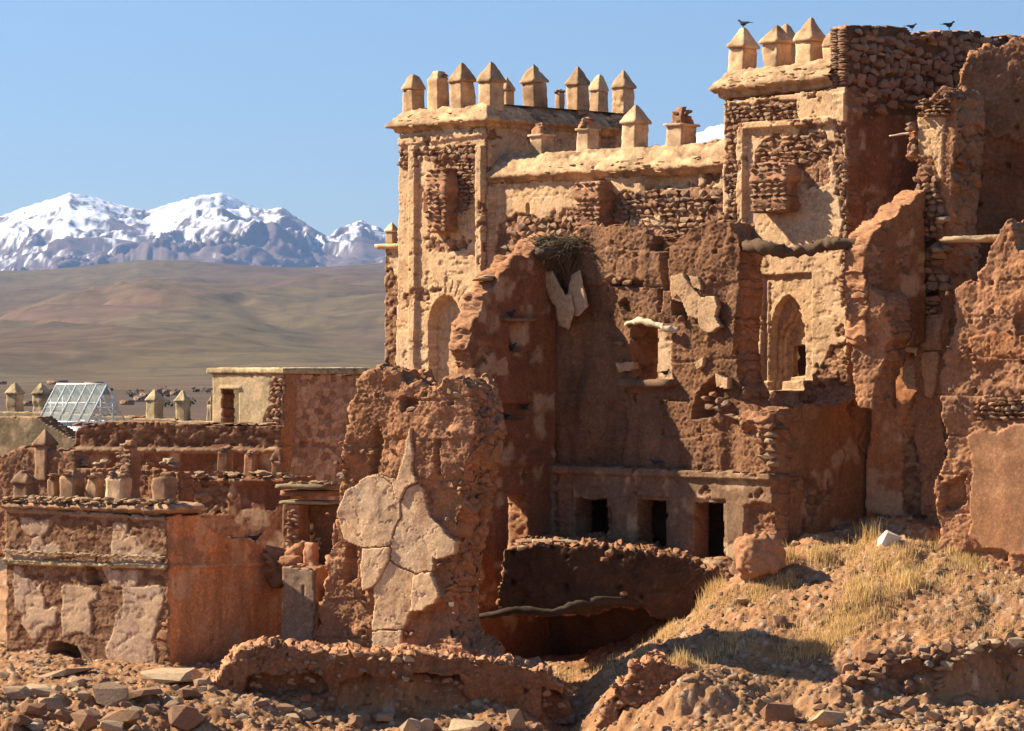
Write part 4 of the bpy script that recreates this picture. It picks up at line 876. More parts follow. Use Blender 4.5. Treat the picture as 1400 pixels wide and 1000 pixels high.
def w4x(U, Z, d, c):
    P = W4
    m = mask(P, U, Z, [(1326, 596), (1345, 586), (1365, 590), (1385, 580), (1440, 578), (1440, 775), (1380, 752), (1340, 748), (1326, 730), (1330, 660)], .12); dd = (fbm(U*1.3, Z*1.3, 19, 3)-.5)*.06
    d = d*(1-m)+m*(.08+dd); c = mix3(c, vary((TAN+ORG)*.56, U, Z, 6, .3), m)
    m2 = mask(P, U, Z, [(1324, 460), (1372, 452), (1440, 440), (1440, 492), (1352, 494), (1330, 500)], .06); d = d+m2*.05; c = mix3(c, vary(ORG*.9, U, Z, 8, .2), m2*.7)
    m3 = mask(P, U, Z, [(1330, 552), (1440, 545), (1440, 572), (1334, 574)], .03); d = d-m3*.10
    d = recess(P, U, Z, d, [(1386, 432), (1396, 426), (1440, 426), (1440, 462), (1392, 458)], .12, .03)
    d = recess(P, U, Z, d, [(1290, 664), (1320, 650), (1322, 690), (1300, 698), (1288, 695)], .25, .05)
    return d, c
wall('wall', W4, [(1299, 416), (1302, 398), (1318, 384), (1334, 386), (1338, 372), (1346, 356), (1352, 336), (1366, 318), (1376, 303), (1384, 312), (1386, 340), (1410, 345), (1450, 350), (1450, 800), (1282, 800), (1284, 690), (1282, 660), (1290, 640), (1296, 600), (1290, 560), (1286, 520), (1288, 490), (1300, 460), (1306, 440)], w4,
     mudfn(MUD*1.3, 111, .16, .04, w4x), res=.03, thick=1.6, jit=.09, rough=.06, rim=MUD*1.2)
stones_on(w4, W4, [(1334, 553), (1440, 546), (1440, 572), (1334, 574)], 46, (.1, .24), (.07, .12), .2, -.02, 13, 'm')
rr2 = random.Random(77)
for i in range(16): put_stone(w4, W4.at(rr2.uniform(1292, 1400), rr2.uniform(400, 560), .05), (rr2.uniform(.06, .14), .1, rr2.uniform(.05, .1)), i, 'm', .4, 'stone', rr2)
stack('lintel', W4.at(1328, 328, -.9), -.5, [(-.06, .5, .4), (0, .55, .45), (.07, .5, .42)], BEIGE, w4, .02, 8, .07, 5)
slab('slab', W4, [(1296, 322), (1356, 320), (1356, 328), (1296, 330)], w4, -.6, .4, M_PALE, .02, 55)
log('long crooked dark beam bridging the gap in front of the taller tower', [B1.at(985, 322, -.5), B1.at(1006, 334, -.6), W1b.at(1040, 338, .5), W1b.at(1085, 345, .3), W1b.at(1120, 336, .1), W1b.at(1150, 333, .0), W1b.at(1182, 334, -.3), W1b.at(1200, 334, -.6)], [.08, .12, .14, .14, .13, .115, .10, .08], s=11, amp=.05)
log('thin pale stick poking out from the pier', [W2.at(1245, 182, .0), W2.at(1216, 186, .15)], [.03, .015], M_PWOOD, 'stick', 4, 'stick', 0.)
# ================================================================== LOWER BUILDINGS ON THE LEFT
LBF = Pl(228, 68.0, 31); LBS = Pl(228, 68.0, -52)
lb = thing('house', base(LBF, 120, 905), 'low mud house at left with peeling grey plaster front and smooth orange flank', 'house')
LBP = ([(30, 711), (66, 713), (64, 726), (58, 732), (50, 730), (42, 734), (35, 726)], [(11, 750), (22, 752), (40, 752), (48, 736), (56, 733), (60, 746), (70, 744), (81, 750), (80, 760), (62, 762), (52, 766), (11, 763)], [(158, 718), (175, 719), (173, 733), (188, 735), (198, 752), (217, 757), (216, 770), (157, 767)],
     [(20, 778), (30, 779), (32, 792), (47, 803), (42, 822), (32, 838), (22, 828), (18, 800)], [(36, 832), (44, 816), (54, 803), (59, 822), (60, 850), (52, 868), (46, 873), (38, 862), (30, 852)], [(61, 836), (78, 833), (76, 852), (59, 855)],
     [(88, 806), (108, 803), (131, 810), (130, 820), (122, 826), (125, 850), (122, 866), (112, 862), (88, 866)], [(140, 779), (186, 781), (185, 800), (155, 802)], [(168, 806), (215, 808), (220, 822), (212, 855), (205, 873), (195, 872), (184, 868), (176, 840), (170, 836)],
     [(160, 838), (168, 832), (180, 850), (178, 880), (165, 900), (150, 902), (146, 890)], [(183, 870), (200, 876), (210, 884), (208, 915), (150, 925), (148, 905), (168, 902)], [(8, 895), (60, 890), (60, 920), (8, 925)], [(112, 905), (145, 905), (145, 930), (112, 930)])
LBP = [[(sum(q[0] for q in p)/len(p)+(x-sum(q[0] for q in p)/len(p))*1.12, sum(q[1] for q in p)/len(p)+(y-sum(q[1] for q in p)/len(p))*1.12) for x, y in p] for p in LBP]
def lbx(U, Z, d, c):
    P = LBF
    m = mask(P, U, Z, [(0, 764), (229, 772), (229, 779), (0, 771)], .01); d = d+m*.09; c = mix3(c, vary(BEIGE*.95, U, Z, 7), m)
    m = mask(P, U, Z, [(0, 690), (229, 704), (229, 712), (0, 700)], .01); d = d+m*.05; c = mix3(c, vary(GREY, U, Z, 7), m)
    m = mask(P, U, Z, [(0, 771), (229, 779), (229, 1000), (0, 1000)], 0); d = d-m*.02
    d = recess(P, U, Z, d, [(117, 778), (128, 778), (140, 795), (136, 802), (120, 798)], .3, .04)
    d = recess(P, U, Z, d, [(58, 930), (66, 882), (80, 878), (105, 885), (112, 905), (110, 930)], .7, .03)
    return d, c
wall('front_wall', LBF, [(8, 694), (228, 706), (228, 950), (8, 950)], lb, facfn(LBF, 121, [[(0, 600), (240, 600), (240, 1000), (0, 1000)]], LBP, base=GREY*1.5, stone=STO*.8, thr=.4, sx=.17, sz=.10, rel=.45, extra=lbx), res=.028, thick=.6, back=False)
def lbsx(U, Z, d, c):
    P = LBS
    m = mask(P, U, Z, [(229, 773), (385, 768), (385, 772), (229, 779)], .006); d = d+m*.06
    m = mask(P, U, Z, [(229, 700), (390, 700), (390, 769), (229, 773)], 0); d = d+m*mudrel(U, Z, 4, .02, .03); c = mix3(c, vary(MUD*1.5, U, Z, 5), m*ss(.45, .6, fbm(U*1.5, Z*1.5, 7, 4)))
    zb_ = LBS.uv(300, 915)[1]; c = mix3(c, vary(MUD*1.0, U, Z, 8), (1-ss(.15, .75, Z-zb_+(fbm(U*2, Z*2, 5, 3)-.5)*.7))*.7); c = mix3(c, vary(ORG*.62, U, Z, 9), ss(.52, .7, fbm(U*4, Z*.5, 12, 3))*.28)
    d = d-(1-ss(.0, .008, np.abs(fbm(U*1.1, Z*.6, 15, 4)-.5)))*.03
    for pp in ([(290, 860), (294, 870), (288, 880), (283, 884)], [(262, 800), (263, 805)], [(272, 779), (270, 830)]): d = d-crack(P, U, Z, pp, .03)*.05
    return d, c
wall('flank_wall', LBS, [(229, 706), (272, 704), (275, 716), (290, 728), (310, 736), (340, 739), (362, 752), (384, 764), (384, 950), (229, 950)], lb, facfn(LBS, 122, (), (), base=ORG*1.6, stone=MUD, thr=.78, extra=lbsx, pit=.3), res=.03, thick=.5, jit=.04)
z0 = LBF.uv(228, 698)[1]; z1 = LBF.uv(8, 690)[1]; zc = (z0+z1)/2
a = LBF.at(6, 695); b = LBF.at(228, 698); c_ = LBS.at(274, 702)
sweep('cornice', [zz(a, zc), zz(b, zc), zz(c_, zc)], [(-.5, .10), (-.1, .09), (.05, .06), (.13, .0), (.12, -.03), (.04, -.05), (0, -.10), (-.1, -.11)], TAN*1.1, lb, amp=.04, s=21)
rr2 = random.Random(44)
for i in range(210):
    u = rr2.uniform(LBF.uv(10, 700)[0], -.02); p = LBF.P(u, zc+rr2.uniform(.08, .2), rr2.uniform(-.5, .12)); put_stone(lb, p, (rr2.uniform(.08, .3), rr2.uniform(.08, .2), rr2.uniform(.03, .08)), rr2.uniform(0, 3), 'p', .25, 'slab', rr2)
for i in range(90):
    u = LBF.uv(10, 700)[0]*(i+rr2.random())/90; put_stone(lb, LBF.P(u, zc-(.98+rr2.uniform(-.02, .03)), .1), (rr2.uniform(.1, .24), .1, rr2.uniform(.03, .06)), -LBF.a, 'p', .15, 'slab', rr2)
for px, yt, yb, w, kd, cl in ((35, 640, 690, 38, 'dome', TAN), (74, 648, 688, 18, 'broken', TAN*.9), (98, 643, 692, 36, 'broken', TAN), (130, 647, 690, 26, 'broken', TAN*.9), (162, 645, 692, 38, 'broken', OCH2), (223, 652, 694, 36, 'flat', TAN)):  # one merlon gets a paler tone that imitates sun on it
    merlon(lb, LBF, px, yt, yb, w, kd, .3, cl*.95, int(px)+2)
lr = LBF.off(-.3)
mk('roof', [LBF.P(LBF.uv(8, 700)[0], zc+.1, -.3), LBF.P(-.1, zc+.1, -.3), LBF.P(-.1, zc+.1, -1.2), LBF.P(LBF.uv(8, 700)[0], zc+.1, -3.8)], [(0, 1, 2, 3)], M_EARTH, lb, MUD)
# rear terrace of that house
TB = Pl(100, 72.0, 31)
tb = thing('terrace_ruin', base(TB, 100, 720), 'dark terrace wall with one pointed stone merlon and a square brick pier', 'ruin')
wall('wall', TB, [(-30, 640), (30, 612), (100, 618), (105, 640), (245, 646), (245, 760), (-30, 760)], tb, mudfn(STO*.9, 131, .06, .06), res=.04, thick=.5, jit=.06)
merlon(tb, TB, 62, 588, 642, 32, 'pyr', .1, TAN*.85, 91, capf=.4); merlon(tb, TB, 176, 602, 692, 30, 'broken', -.6, STO*1.3, 92, lay=.05)
stones_on(tb, TB.off(.87), [(161, 616), (176, 616), (176, 690), (161, 690)], 60, (.1, .2), (.05, .08), .06, .0, 17, name='brick')
for i in range(30): put_stone(tb, TB.at(rr2.uniform(0, 240), rr2.uniform(630, 645), -.2), (rr2.uniform(.12, .3), .22, rr2.uniform(.06, .14)), i, 'p' if i % 3 else 'm', .3, 'stone', rr2)
# long dark parapet behind
TW = Pl(240, 84.0, 20)
tw = thing('terrace_ruin', base(TW, 240, 720), 'long dark brown parapet with a projecting ledge behind the left house', 'ruin')
def twx(U, Z, d, c):
    m = mask(TW, U, Z, [(100, 612), (400, 614), (400, 620), (100, 618)], .008); d = d+m*.16; c = mix3(c, vary(TAN*.8, U, Z, 5), m)
    return d, c
wall('wall', TW, [(102, 640), (103, 592), (112, 581), (150, 577), (250, 580), (384, 584), (386, 760), (102, 760)], tw, facfn(TW, 133, [[(100, 570), (390, 570), (390, 612), (100, 612)]], (), base=RED*.85, stone=MUD*.85, thr=.62, extra=twx), res=.045, thick=.6, jit=.04)
for i in range(24): put_stone(tw, TW.at(110+i*11.3, 579+2*rr2.random(), -.2), (rr2.uniform(.2, .5), .4, .07), i, 'm', .1, 'slab', rr2)
PW = Pl(330, 76.5, 25)
pw = thing('terrace_ruin', base(PW, 320, 740), 'reddish panelled parapet topped with rubble and three worn stumps of merlons', 'ruin')
def pwx(U, Z, d, c):
    for a_ in (332, 365): d = recess(PW, U, Z, d, [(a_, 672), (a_+14, 671), (a_+14, 696), (a_, 697)], .05, .01)
    d = d+mask(PW, U, Z, [(230, 655), (395, 655), (395, 661), (230, 661)], .01)*.1
    return d, c
wall('wall', PW, [(236, 664), (270, 654), (330, 654), (398, 654), (398, 800), (236, 800)], pw, facfn(PW, 135, [[(236, 640), (316, 640), (316, 700), (236, 700)]], (), base=RED*.95, stone=MUD, thr=.66, extra=pwx, pit=.3), res=.04, thick=1.2, jit=.05)
for px, yt, yb, w, kd in ((307, 610, 652, 23, 'broken'), (342, 616, 652, 19, 'broken'), (381, 614, 654, 22, 'dome')): merlon(pw, PW, px, yt, yb, w, kd, .2, MUD*1.3, int(px))
for i in range(60): put_stone(pw, PW.at(rr2.uniform(238, 396), rr2.uniform(646, 656), rr2.uniform(-.4, .1)), (rr2.uniform(.12, .3), .25, rr2.uniform(.04, .1)), i, 'p', .25, 'slab', rr2)
# ---- little flat-roofed house with a doorway
CH = Pl(388, 100.0, 40); CHS = Pl(388, 100.0, -50)
ch = thing('house', base(CH, 360, 590), 'small flat-roofed beige house with a dark doorway and a bare red stone side wall', 'house')
DOOR = [(305, 532), (328, 533), (328, 592), (305, 592)]
def chx(U, Z, d, c):
    d = d+mask(CH, U, Z, [(303, 528), (330, 529), (330, 533), (303, 532)], .01)*.06
    return d, c
wall('front_wall', CH, [(292, 512), (388, 511), (388, 640), (292, 640)], ch, facfn(CH, 141, [[(372, 518), (388, 514), (388, 600), (352, 600), (362, 575), (370, 555)]], [[(292, 512), (366, 512), (366, 560), (340, 600), (292, 600)]], base=BEIGE, stone=STO*1.3, thr=.8, extra=chx, pit=.2), res=.05, thick=.5, holes=[DOOR], jit=.02)
wall('dark_backing', CH.off(-1.2), [(296, 515), (345, 515), (345, 620), (296, 620)], ch, mudfn(BEIGE*.55, 145, .02, .01), res=.1, thick=.2)  # added dark panel that keeps the doorway dim
def chsx(U, Z, d, c):
    m = mask(CHS, U, Z, [(388, 510), (404, 510), (403, 600), (396, 640), (388, 640)], .03); c = mix3(c, vary(ORG*.85, U, Z, 4), m); d = d*(1-m)+.06*m
    d = recess(CHS, U, Z, d, [(411, 603), (420, 603), (420, 612), (411, 612)], .3, .03)
    return d, c
wall('side_wall', CHS, [(389, 511), (505, 514), (505, 700), (389, 700)], ch, facfn(CHS, 143, [[(380, 500), (520, 500), (520, 720), (380, 720)]], (), base=ORG, stone=STO*1.55, thr=.4, sx=.26, sz=.17, extra=chsx), res=.045, thick=.4, back=False)
stones_on(ch, CH, [(374, 518), (387, 516), (387, 596), (360, 596), (370, 560)], 40, (.16, .32), (.12, .2), .16, .03, 21)
zr = CH.uv(388, 508)[1]; pA = CH.at(289, 508); pB = CH.at(388, 508); pC = CHS.at(505, 508)
sweep('roof_slab', [(pA.x+2, pA.y+2.2, zr), zz(pA, zr), zz(pB, zr), zz(pC, zr)], [(-1.5, .1), (.02, .1), (.1, .09), (.11, -.06), (.0, -.09), (-.1, -.1)], BEIGE*1.05, ch, amp=.012, s=4)
mk('roof', [CH.P(0, zr+.09, -.3), CHS.P(5, zr+.09, -.3), CHS.P(5, zr+.09, -3.), CH.P(-3., zr+.09, -4.2), CH.P(-3., zr+.09, -.3)][:4], [(0, 1, 2, 3)], M_EARTH, ch, BEIGE)
# ---- far terrace with pointed merlons, and the glass skylight
FT = Pl(150, 128.0, 30)
ft = thing('terrace', base(FT, 150, 620), 'far beige roof terrace with a parapet and five pointed merlons around the glass skylight', 'terrace')
wall('parapet', FT, [(-40, 564), (60, 563), (160, 570), (300, 577), (300, 680), (-40, 680)], ft, facfn(FT, 151, (), (), base=BEIGE*.8, thr=.8, pit=.2), res=.07, thick=1., jit=.03)
for px, yt, yb, w in ((20, 523, 564, 25), (57, 524, 564, 25), (211, 533, 574, 25), (250, 534, 574, 22), (288, 540, 576, 12)): merlon(ft, FT, px, yt, yb, w, 'pyr', .3, BEIGE*1.1, int(px), capf=.38)
FL = Pl(20, 112.0, 28)
fl = thing('terrace_ruin', base(FL, 30, 640), 'plain olive-beige wall at the left edge below the far merlons', 'ruin')
wall('wall', FL, [(-40, 572), (50, 570), (96, 598), (106, 600), (106, 720), (-40, 720)], fl, facfn(FL, 153, (), (), base=BEIGE*.62, thr=.8, pit=.2), res=.06, thick=.8, jit=.03)
SK = Pl(128, 116.0, 38)
sk = thing('skylight', SK.at(110, 604), 'gabled white skylight with framed glass panes on the far roof', 'skylight')
su, sz_ = SK.uv(146, 589); SL_, SW, SH, SB = 2.5, .9, 1.32, .3
def skp(u, d, z): return SK.P(su+u, sz_+z, d)      # u along the ridge, d across, z up
def bar(a, b, r, parent): return tube('frame_bar', [a, b], r*.8, M_WHITE, parent, 4, 0, 0, 1, None, False)
for d0, nm in ((SW, 'kerb'), (-SW, 'kerb')): mk(nm, [skp(-SL_, d0, -.9), skp(0, d0, -.9), skp(0, d0, SB), skp(-SL_, d0, SB), skp(-SL_, d0-.06, -.9), skp(0, d0-.06, -.9), skp(0, d0-.06, SB), skp(-SL_, d0-.06, SB)], [(0, 1, 2, 3), (7, 6, 5, 4), (3, 2, 6, 7), (1, 5, 6, 2), (4, 0, 3, 7)], M_WHITE, sk)
for u0 in (0, -SL_): mk('kerb', [skp(u0, -SW, -.9), skp(u0, SW, -.9), skp(u0, SW, SB), skp(u0, -SW, SB), skp(u0-.06, -SW, -.9), skp(u0-.06, SW, -.9), skp(u0-.06, SW, SB), skp(u0-.06, -SW, SB)], [(1, 0, 3, 2), (4, 5, 6, 7), (2, 3, 7, 6)], M_WHITE, sk)
NP = 5
for sd in (1, -1):
    for k in range(NP+1):
        u = -SL_*k/NP; bar(skp(u, sd*SW*1.06, SB-.03), skp(u, 0, SB+SH), .045, sk)
    for k in range(NP):
        ua = -SL_*k/NP-.03; ub = -SL_*(k+1)/NP+.03
        for z_a, z_b in ((0.02, .5), (.5, .98)):
            f = lambda u, t: skp(u, sd*SW*(1-t), SB+SH*t)
            mk('pane', [f(ua, z_a), f(ub, z_a), f(ub, z_b), f(ua, z_b)], [(0, 1, 2, 3)], M_GLASS, sk)
    bar(skp(-SL_, sd*SW*1.03, SB), skp(0, sd*SW*1.03, SB), .05, sk); bar(skp(-SL_, sd*SW*.5, SB+SH*.5), skp(0, sd*SW*.5, SB+SH*.5), .03, sk)
bar(skp(-SL_, 0, SB+SH), skp(.05, 0, SB+SH), .05, sk)
for u0 in (.0, -SL_):
    for a_, b_ in ((-1, -.33), (-.33, .33), (.33, 1)):
        h = lambda t: SB+SH*(1-abs(t))*.97
        V = [skp(u0, SW*a_, SB), skp(u0, SW*b_, SB), skp(u0, SW*b_, h(b_)), skp(u0, SW*a_, h(a_))] if abs(a_) < 1 and abs(b_) < 1 else None
        if V: mk('pane', V, [(0, 1, 2, 3)], M_GLASS, sk, None)
        else: mk('pane', [skp(u0, SW*a_, SB), skp(u0, SW*b_, SB), skp(u0, SW*(b_ if abs(a_) == 1 else a_), h(b_ if abs(a_) == 1 else a_))], np.zeros((0, 4)), M_GLASS, sk, None, [(0, 1, 2)])
    for t in (-.33, .33): bar(skp(u0, SW*t, SB), skp(u0, SW*t, SB+SH*(1-.33)), .03, sk)
    bar(skp(u0, -SW*.62, SB+SH*.38), skp(u0, SW*.62, SB+SH*.38), .03, sk)
# ---- roofed stone shelter, brick stub and wall between the house and the pillar
KB = Pl(425, 70.2, 22)
kb = thing('stone_shelter', base(KB, 425, 780), 'small roofed stone shelter with a dark opening tucked left of the big pillar', 'shelter')
wall('pier', KB, [(393, 690), (406, 691), (407, 775), (393, 775)], kb, mudfn(STO*1.2, 161, .03, .04), res=.03, thick=.6, jit=.03)
stones_on(kb, KB.off(.03), [(394, 694), (406, 694), (406, 756), (394, 756)], 40, (.12, .2), (.06, .12), .1, .0, 22)
wall('rear_wall', KB.off(-.6), [(385, 690), (470, 690), (470, 800), (385, 800)], kb, mudfn(MUD*.8, 163, .03, .03), res=.05, thick=.3, jit=.02)
for y_, h_, dd, cl in ((668, .10, .75, BEIGE*.9), (689, .07, .5, BEIGE*.9), (678, .12, .45, STO)):
    p = KB.at(426, y_, -.35); stack('roof_slab', p, -KB.a, [(0, .56, dd*.7), (.02, .6, dd*.75), (h_, .58, dd*.73)], cl, kb, .015, 10, .06, int(y_))
for i in range(24): put_stone(kb, KB.at(rr2.uniform(392, 458), 663-rr2.uniform(0, 4), rr2.uniform(-.7, .0)), (rr2.uniform(.1, .22), .15, .06), i, 'p', .2, 'stone', rr2)
merlon(kb, KB, 425, 742, 778, 22, 'flat', -.4, STO*1.5, 5, lay=.06)
for i in range(40): put_stone(kb, KB.at(rr2.uniform(398, 452), rr2.uniform(772, 780), rr2.uniform(0, .6)), (rr2.uniform(.1, .24), .2, rr2.uniform(.05, .1)), i, 'p', .25, 'stone', rr2)
lump('earth_mound', KB.at(392, 775, .1), (1.2, 1., .8), MUD*1.1, kb, .3, 6, None, 30, 44, 4.)
LW = Pl(430, 68.6, 30); LWS = Pl(430, 68.6, -50)
lw = thing('mud_ruin', base(LW, 425, 900), 'short stained wall stub with a slit, squeezed between the orange flank and the big pillar', 'ruin')
wall('front_wall', LW, [(388, 776), (430, 778), (430, 940), (382, 940), (386, 850)], lw, facfn(LW, 171, (), (), base=GREY*.95, stone=MUD, thr=.68, pit=.3, extra=lambda U, Z, d, c: (recess(LW, U, Z, d, [(415, 800), (418, 800), (418, 815), (415, 815)], .2, .005), c)), res=.035, thick=.6, jit=.05)
wall('side_wall', LWS, [(431, 776), (475, 774), (475, 940), (431, 940)], lw, facfn(LWS, 173, (), (), base=ORG, stone=MUD, thr=.72, pit=.3), res=.04, thick=.4, back=False)
# ================================================================== FOREGROUND RUBBLE
F1 = Pl(560, 65.6, -4)
f1 = thing('mud_ruin', F1.at(560, 1010), 'long low ruined mud wall with stones along its top in front of the big pillar', 'ruin')
def f1x(U, Z, d, c):
    P = F1
    d = recess(P, U, Z, d, [(462, 935), (500, 925), (560, 924), (625, 922), (640, 960), (642, 1060), (455, 1060)], .9, .12)
    d = recess(P, U, Z, d, [(336, 925), (440, 918), (446, 945), (400, 952), (360, 950), (345, 990), (320, 970)], .5, .1)
    d = recess(P, U, Z, d, [(640, 960), (690, 985), (680, 1060), (640, 1060)], .6, .06)
    d = recess(P, U, Z, d, [(742, 940), (790, 960), (790, 1060), (735, 1060)], .5, .06)
    return d, c
wall('wall', F1, [(300, 930), (318, 896), (332, 886), (380, 885), (425, 891), (470, 892), (540, 898), (575, 896), (620, 900), (690, 908), (740, 916), (762, 935), (776, 965), (798, 1060), (280, 1060), (290, 990), (284, 955)], f1, mudfn(MUD*.95, 201, .24, .085, f1x), res=.03, thick=1.5, jit=.1, rough=.12, rim=MUD*1.55)  # rim tinted lighter than the face to imitate a sunlit top
F2 = Pl(900, 64.4, 12)
f2 = thing('mud_ruin', F2.at(910, 1010), 'rounded lump of eroded mud wall at the foot of the grassy slope', 'ruin')
wall('wall', F2, [(806, 1060), (822, 985), (832, 955), (852, 932), (872, 912), (890, 905), (912, 912), (932, 916), (955, 925), (985, 940), (1030, 950), (1075, 975), (1090, 1060)], f2, mudfn(MUD*1.05, 203, .24, .085, lambda U, Z, d, c: (recess(F2, U, Z, recess(F2, U, Z, d, [(845, 970), (880, 960), (885, 1005), (850, 1010)], .4, .06), [(915, 960), (945, 955), (948, 1000), (918, 1000)], .35, .05), c)), res=.03, thick=1.6, jit=.12, rough=.14, rim=MUD*1.45)
F3 = Pl(1300, 64.75, -14)
f3 = thing('rubble_bank', F3.at(1300, 960), 'shaded rubble bank with a crest of dark stones across the lower right slope', 'bank')
wall('earth', F3, [(1150, 935), (1180, 922), (1215, 905), (1250, 898), (1280, 896), (1340, 886), (1380, 880), (1470, 868), (1470, 985), (1300, 975), (1220, 955), (1170, 950)], f3, mudfn(MUD*.8, 207, .2, .07), res=.032, thick=1.1, jit=.12, rough=.1, rim=MUD*1.2)
_r = random.Random(61)
for i in range(80):
    px = _r.uniform(1165, 1405); top = np.interp(px, [1160, 1215, 1280, 1400], [930, 904, 896, 878]); k = i % 2
    put_stone(f3, F3.at(px, top+(_r.uniform(-4, 5) if k else _r.uniform(6, 60)), -_r.uniform(.05, .5) if k else .08), (_r.uniform(.14, .5) if k else _r.uniform(.08, .26), _r.uniform(.15, .4), _r.uniform(.08, .2)), _r.uniform(0, 3), 'r' if _r.random() < .7 else 'p', .25, 'stone', _r)
GR = 'loose rubble stones strewn over the foreground'
def rock(px, py, w, h, kind='r', label=None, name='rock', flat=1., rot=None, cat='rock', d=None, lift=.3, group=None, tilt=.18):
    p = gpt(px, py+h*.35); sc = p.y/FPX; o = bpy.data.objects.new(name, rg.choice(STONES[kind]))
    o.scale = (w*sc*1.05, (d or w*.8)*sc, h*sc*1.15); o.location = (p.x, p.y+.1, p.z+h*sc*lift); o.rotation_euler = (rg.uniform(-tilt, tilt), rg.uniform(-tilt, tilt), rg.uniform(-.7, .7) if rot is None else rot)
    link(o); tag(o, label or 'loose brown rubble stone lying in the foreground debris', cat, group or (None if label else GR)); return o
def big_rock(px, py, w, h, label, col, s, amp=.2, name='boulder'):
    p = gpt(px, py+h*.45); sc = p.y/FPX
    o = lump(name, (p.x, p.y, p.z+h*sc*.42), (w*sc*1.1, w*sc*.9, h*sc*1.15), col, None, amp, s, None, 44, 64, 3.); return tag(o, label, 'boulder')
NAMED = [(640, 997, 56, 22, 'p', 'pale squared block lying at the bottom edge below the low mud wall'), (706, 985, 28, 34, 'r', 'upright tan stone beside the pale block at the bottom edge'),
 (1065, 975, 48, 34, 'r', 'large angular tan rock casting a shadow at the bottom right of centre'), (1133, 985, 44, 22, 'p', 'pale flat-topped block at the bottom edge right of the angular tan rock'),
 (1068, 851, 26, 20, 'r', 'dark brown stone with a lit top on the middle of the slope'), (1018, 824, 30, 14, 'r', 'reddish stone lying among grass on the upper left slope'),
 (1163, 918, 30, 18, 'r', 'flat reddish slab resting on the bank below the grass'), (1190, 899, 32, 24, 'r', 'dark rounded stone just above the shaded bank'),
 (1235, 875, 18, 12, 'p', 'small white stone on the bare slope above the bank'), (60, 948, 54, 14, 'p', 'long flat slab in the rubble at the left edge'), (22, 947, 44, 18, 'r', 'brown stone leaning on the long flat slab at the left edge'),
 (165, 984, 64, 24, 'r', 'wide greyish block in the bottom left rubble'), (112, 988, 40, 30, 'r', 'tilted reddish block left of the wide greyish block'), (206, 972, 26, 14, 'p', 'whitish stone lying on top of the wide greyish block'), (172, 962, 22, 12, 'p', 'small cream stone left of the whitish stone'),
 (250, 985, 46, 40, 'r', 'dark upright block at the bottom left, right of the whitish stone'), (232, 924, 86, 14, 'p', 'long tilted pale slab at the foot of the orange flank'), (92, 920, 76, 9, 'p', 'thin slab bridging the rubble in front of the black doorway'),
 (318, 938, 16, 12, 'p', 'small yellowish stone on the left end of the low mud wall'), (345, 918, 26, 22, 'r', 'dark square stone perched on the left end of the low mud wall'),
 (46, 972, 40, 26, 'r', 'rounded red rock at the lower left'), (190, 952, 60, 18, 'r', 'brown slab half buried behind the cream stone'), (1088, 744, 14, 8, 'p', 'white pebble near the mud boulder'), (1390, 888, 30, 20, 'p', 'beige stone on the bank crest at the right edge'), (1262, 706, 22, 12, 'p', 'whitish chunk lying before the dark recess')]
for px, py, w, h, k, lb_ in NAMED: rock(px, py, w, h, k, lb_, lift=.28)
o = rock(1216, 738, 29, 22, 'p', 'bright white squared block on the grass above the slope', 'stone_block', 1., .5, 'block'); o.data = hull_mesh('stone_block', stone_pts(random.Random(3), .5, .5, .5, 26, 9.), M_WHITEST)
o = rock(152, 948, 50, 40, 'p', 'broad flat slab leaning face up in the left rubble', 'stone_slab', 1., .2, 'slab', 14); o.rotation_euler = (-.7, .1, .15)
big_rock(1040, 765, 52, 52, 'rounded mud boulder at the top of the slope before the niches', MUD*1.35, 5)
rr3 = random.Random(99); cnt = 0
ZN = ['in the bottom left rubble field', 'below the left end of the low mud wall', 'in the shadow below the low mud wall', 'around the rounded mud lump', 'in the bottom right rubble', 'on the bare earth slope', 'along the crest of the shaded bank', 'at the foot of the left house']
ZONES = [((0, 300), (925, 1000), 84, (7, 34)), ((300, 470), (960, 1000), 22, (10, 26)), ((470, 780), (975, 1000), 24, (10, 30)), ((820, 1080), (905, 1000), 46, (8, 22)), ((1080, 1400), (925, 1000), 60, (9, 30)), ((1000, 1400), (760, 880), 40, (6, 13)), ((1210, 1400), (880, 900), 30, (12, 30)), ((0, 300), (905, 930), 26, (8, 20))]
for zn, ((xa, xb), (ya, yb), n, (sa, sb)) in zip(ZN, ZONES):
    for i in range(n):
        px = rr3.uniform(xa, xb); py = rr3.uniform(ya, yb)
        if (xa, ya) == (1210, 880): py = 897-(px-1210)*.09+rr3.uniform(-5, 5)
        w = sa+(sb-sa)*rr3.random()**1.8; pale = rr3.random() < .25; fl_ = rr3.uniform(.4, .75); lb_ = ('small' if w < (sa+sb)*.42 else 'large')+(' flat' if fl_ < .55 else ' blocky')+(' pale' if pale else ' brown')+' stone '+zn
        rock(px, py, w, w*fl_, 'p' if pale else 'r', lb_, tilt=.3, group='loose stones '+zn)
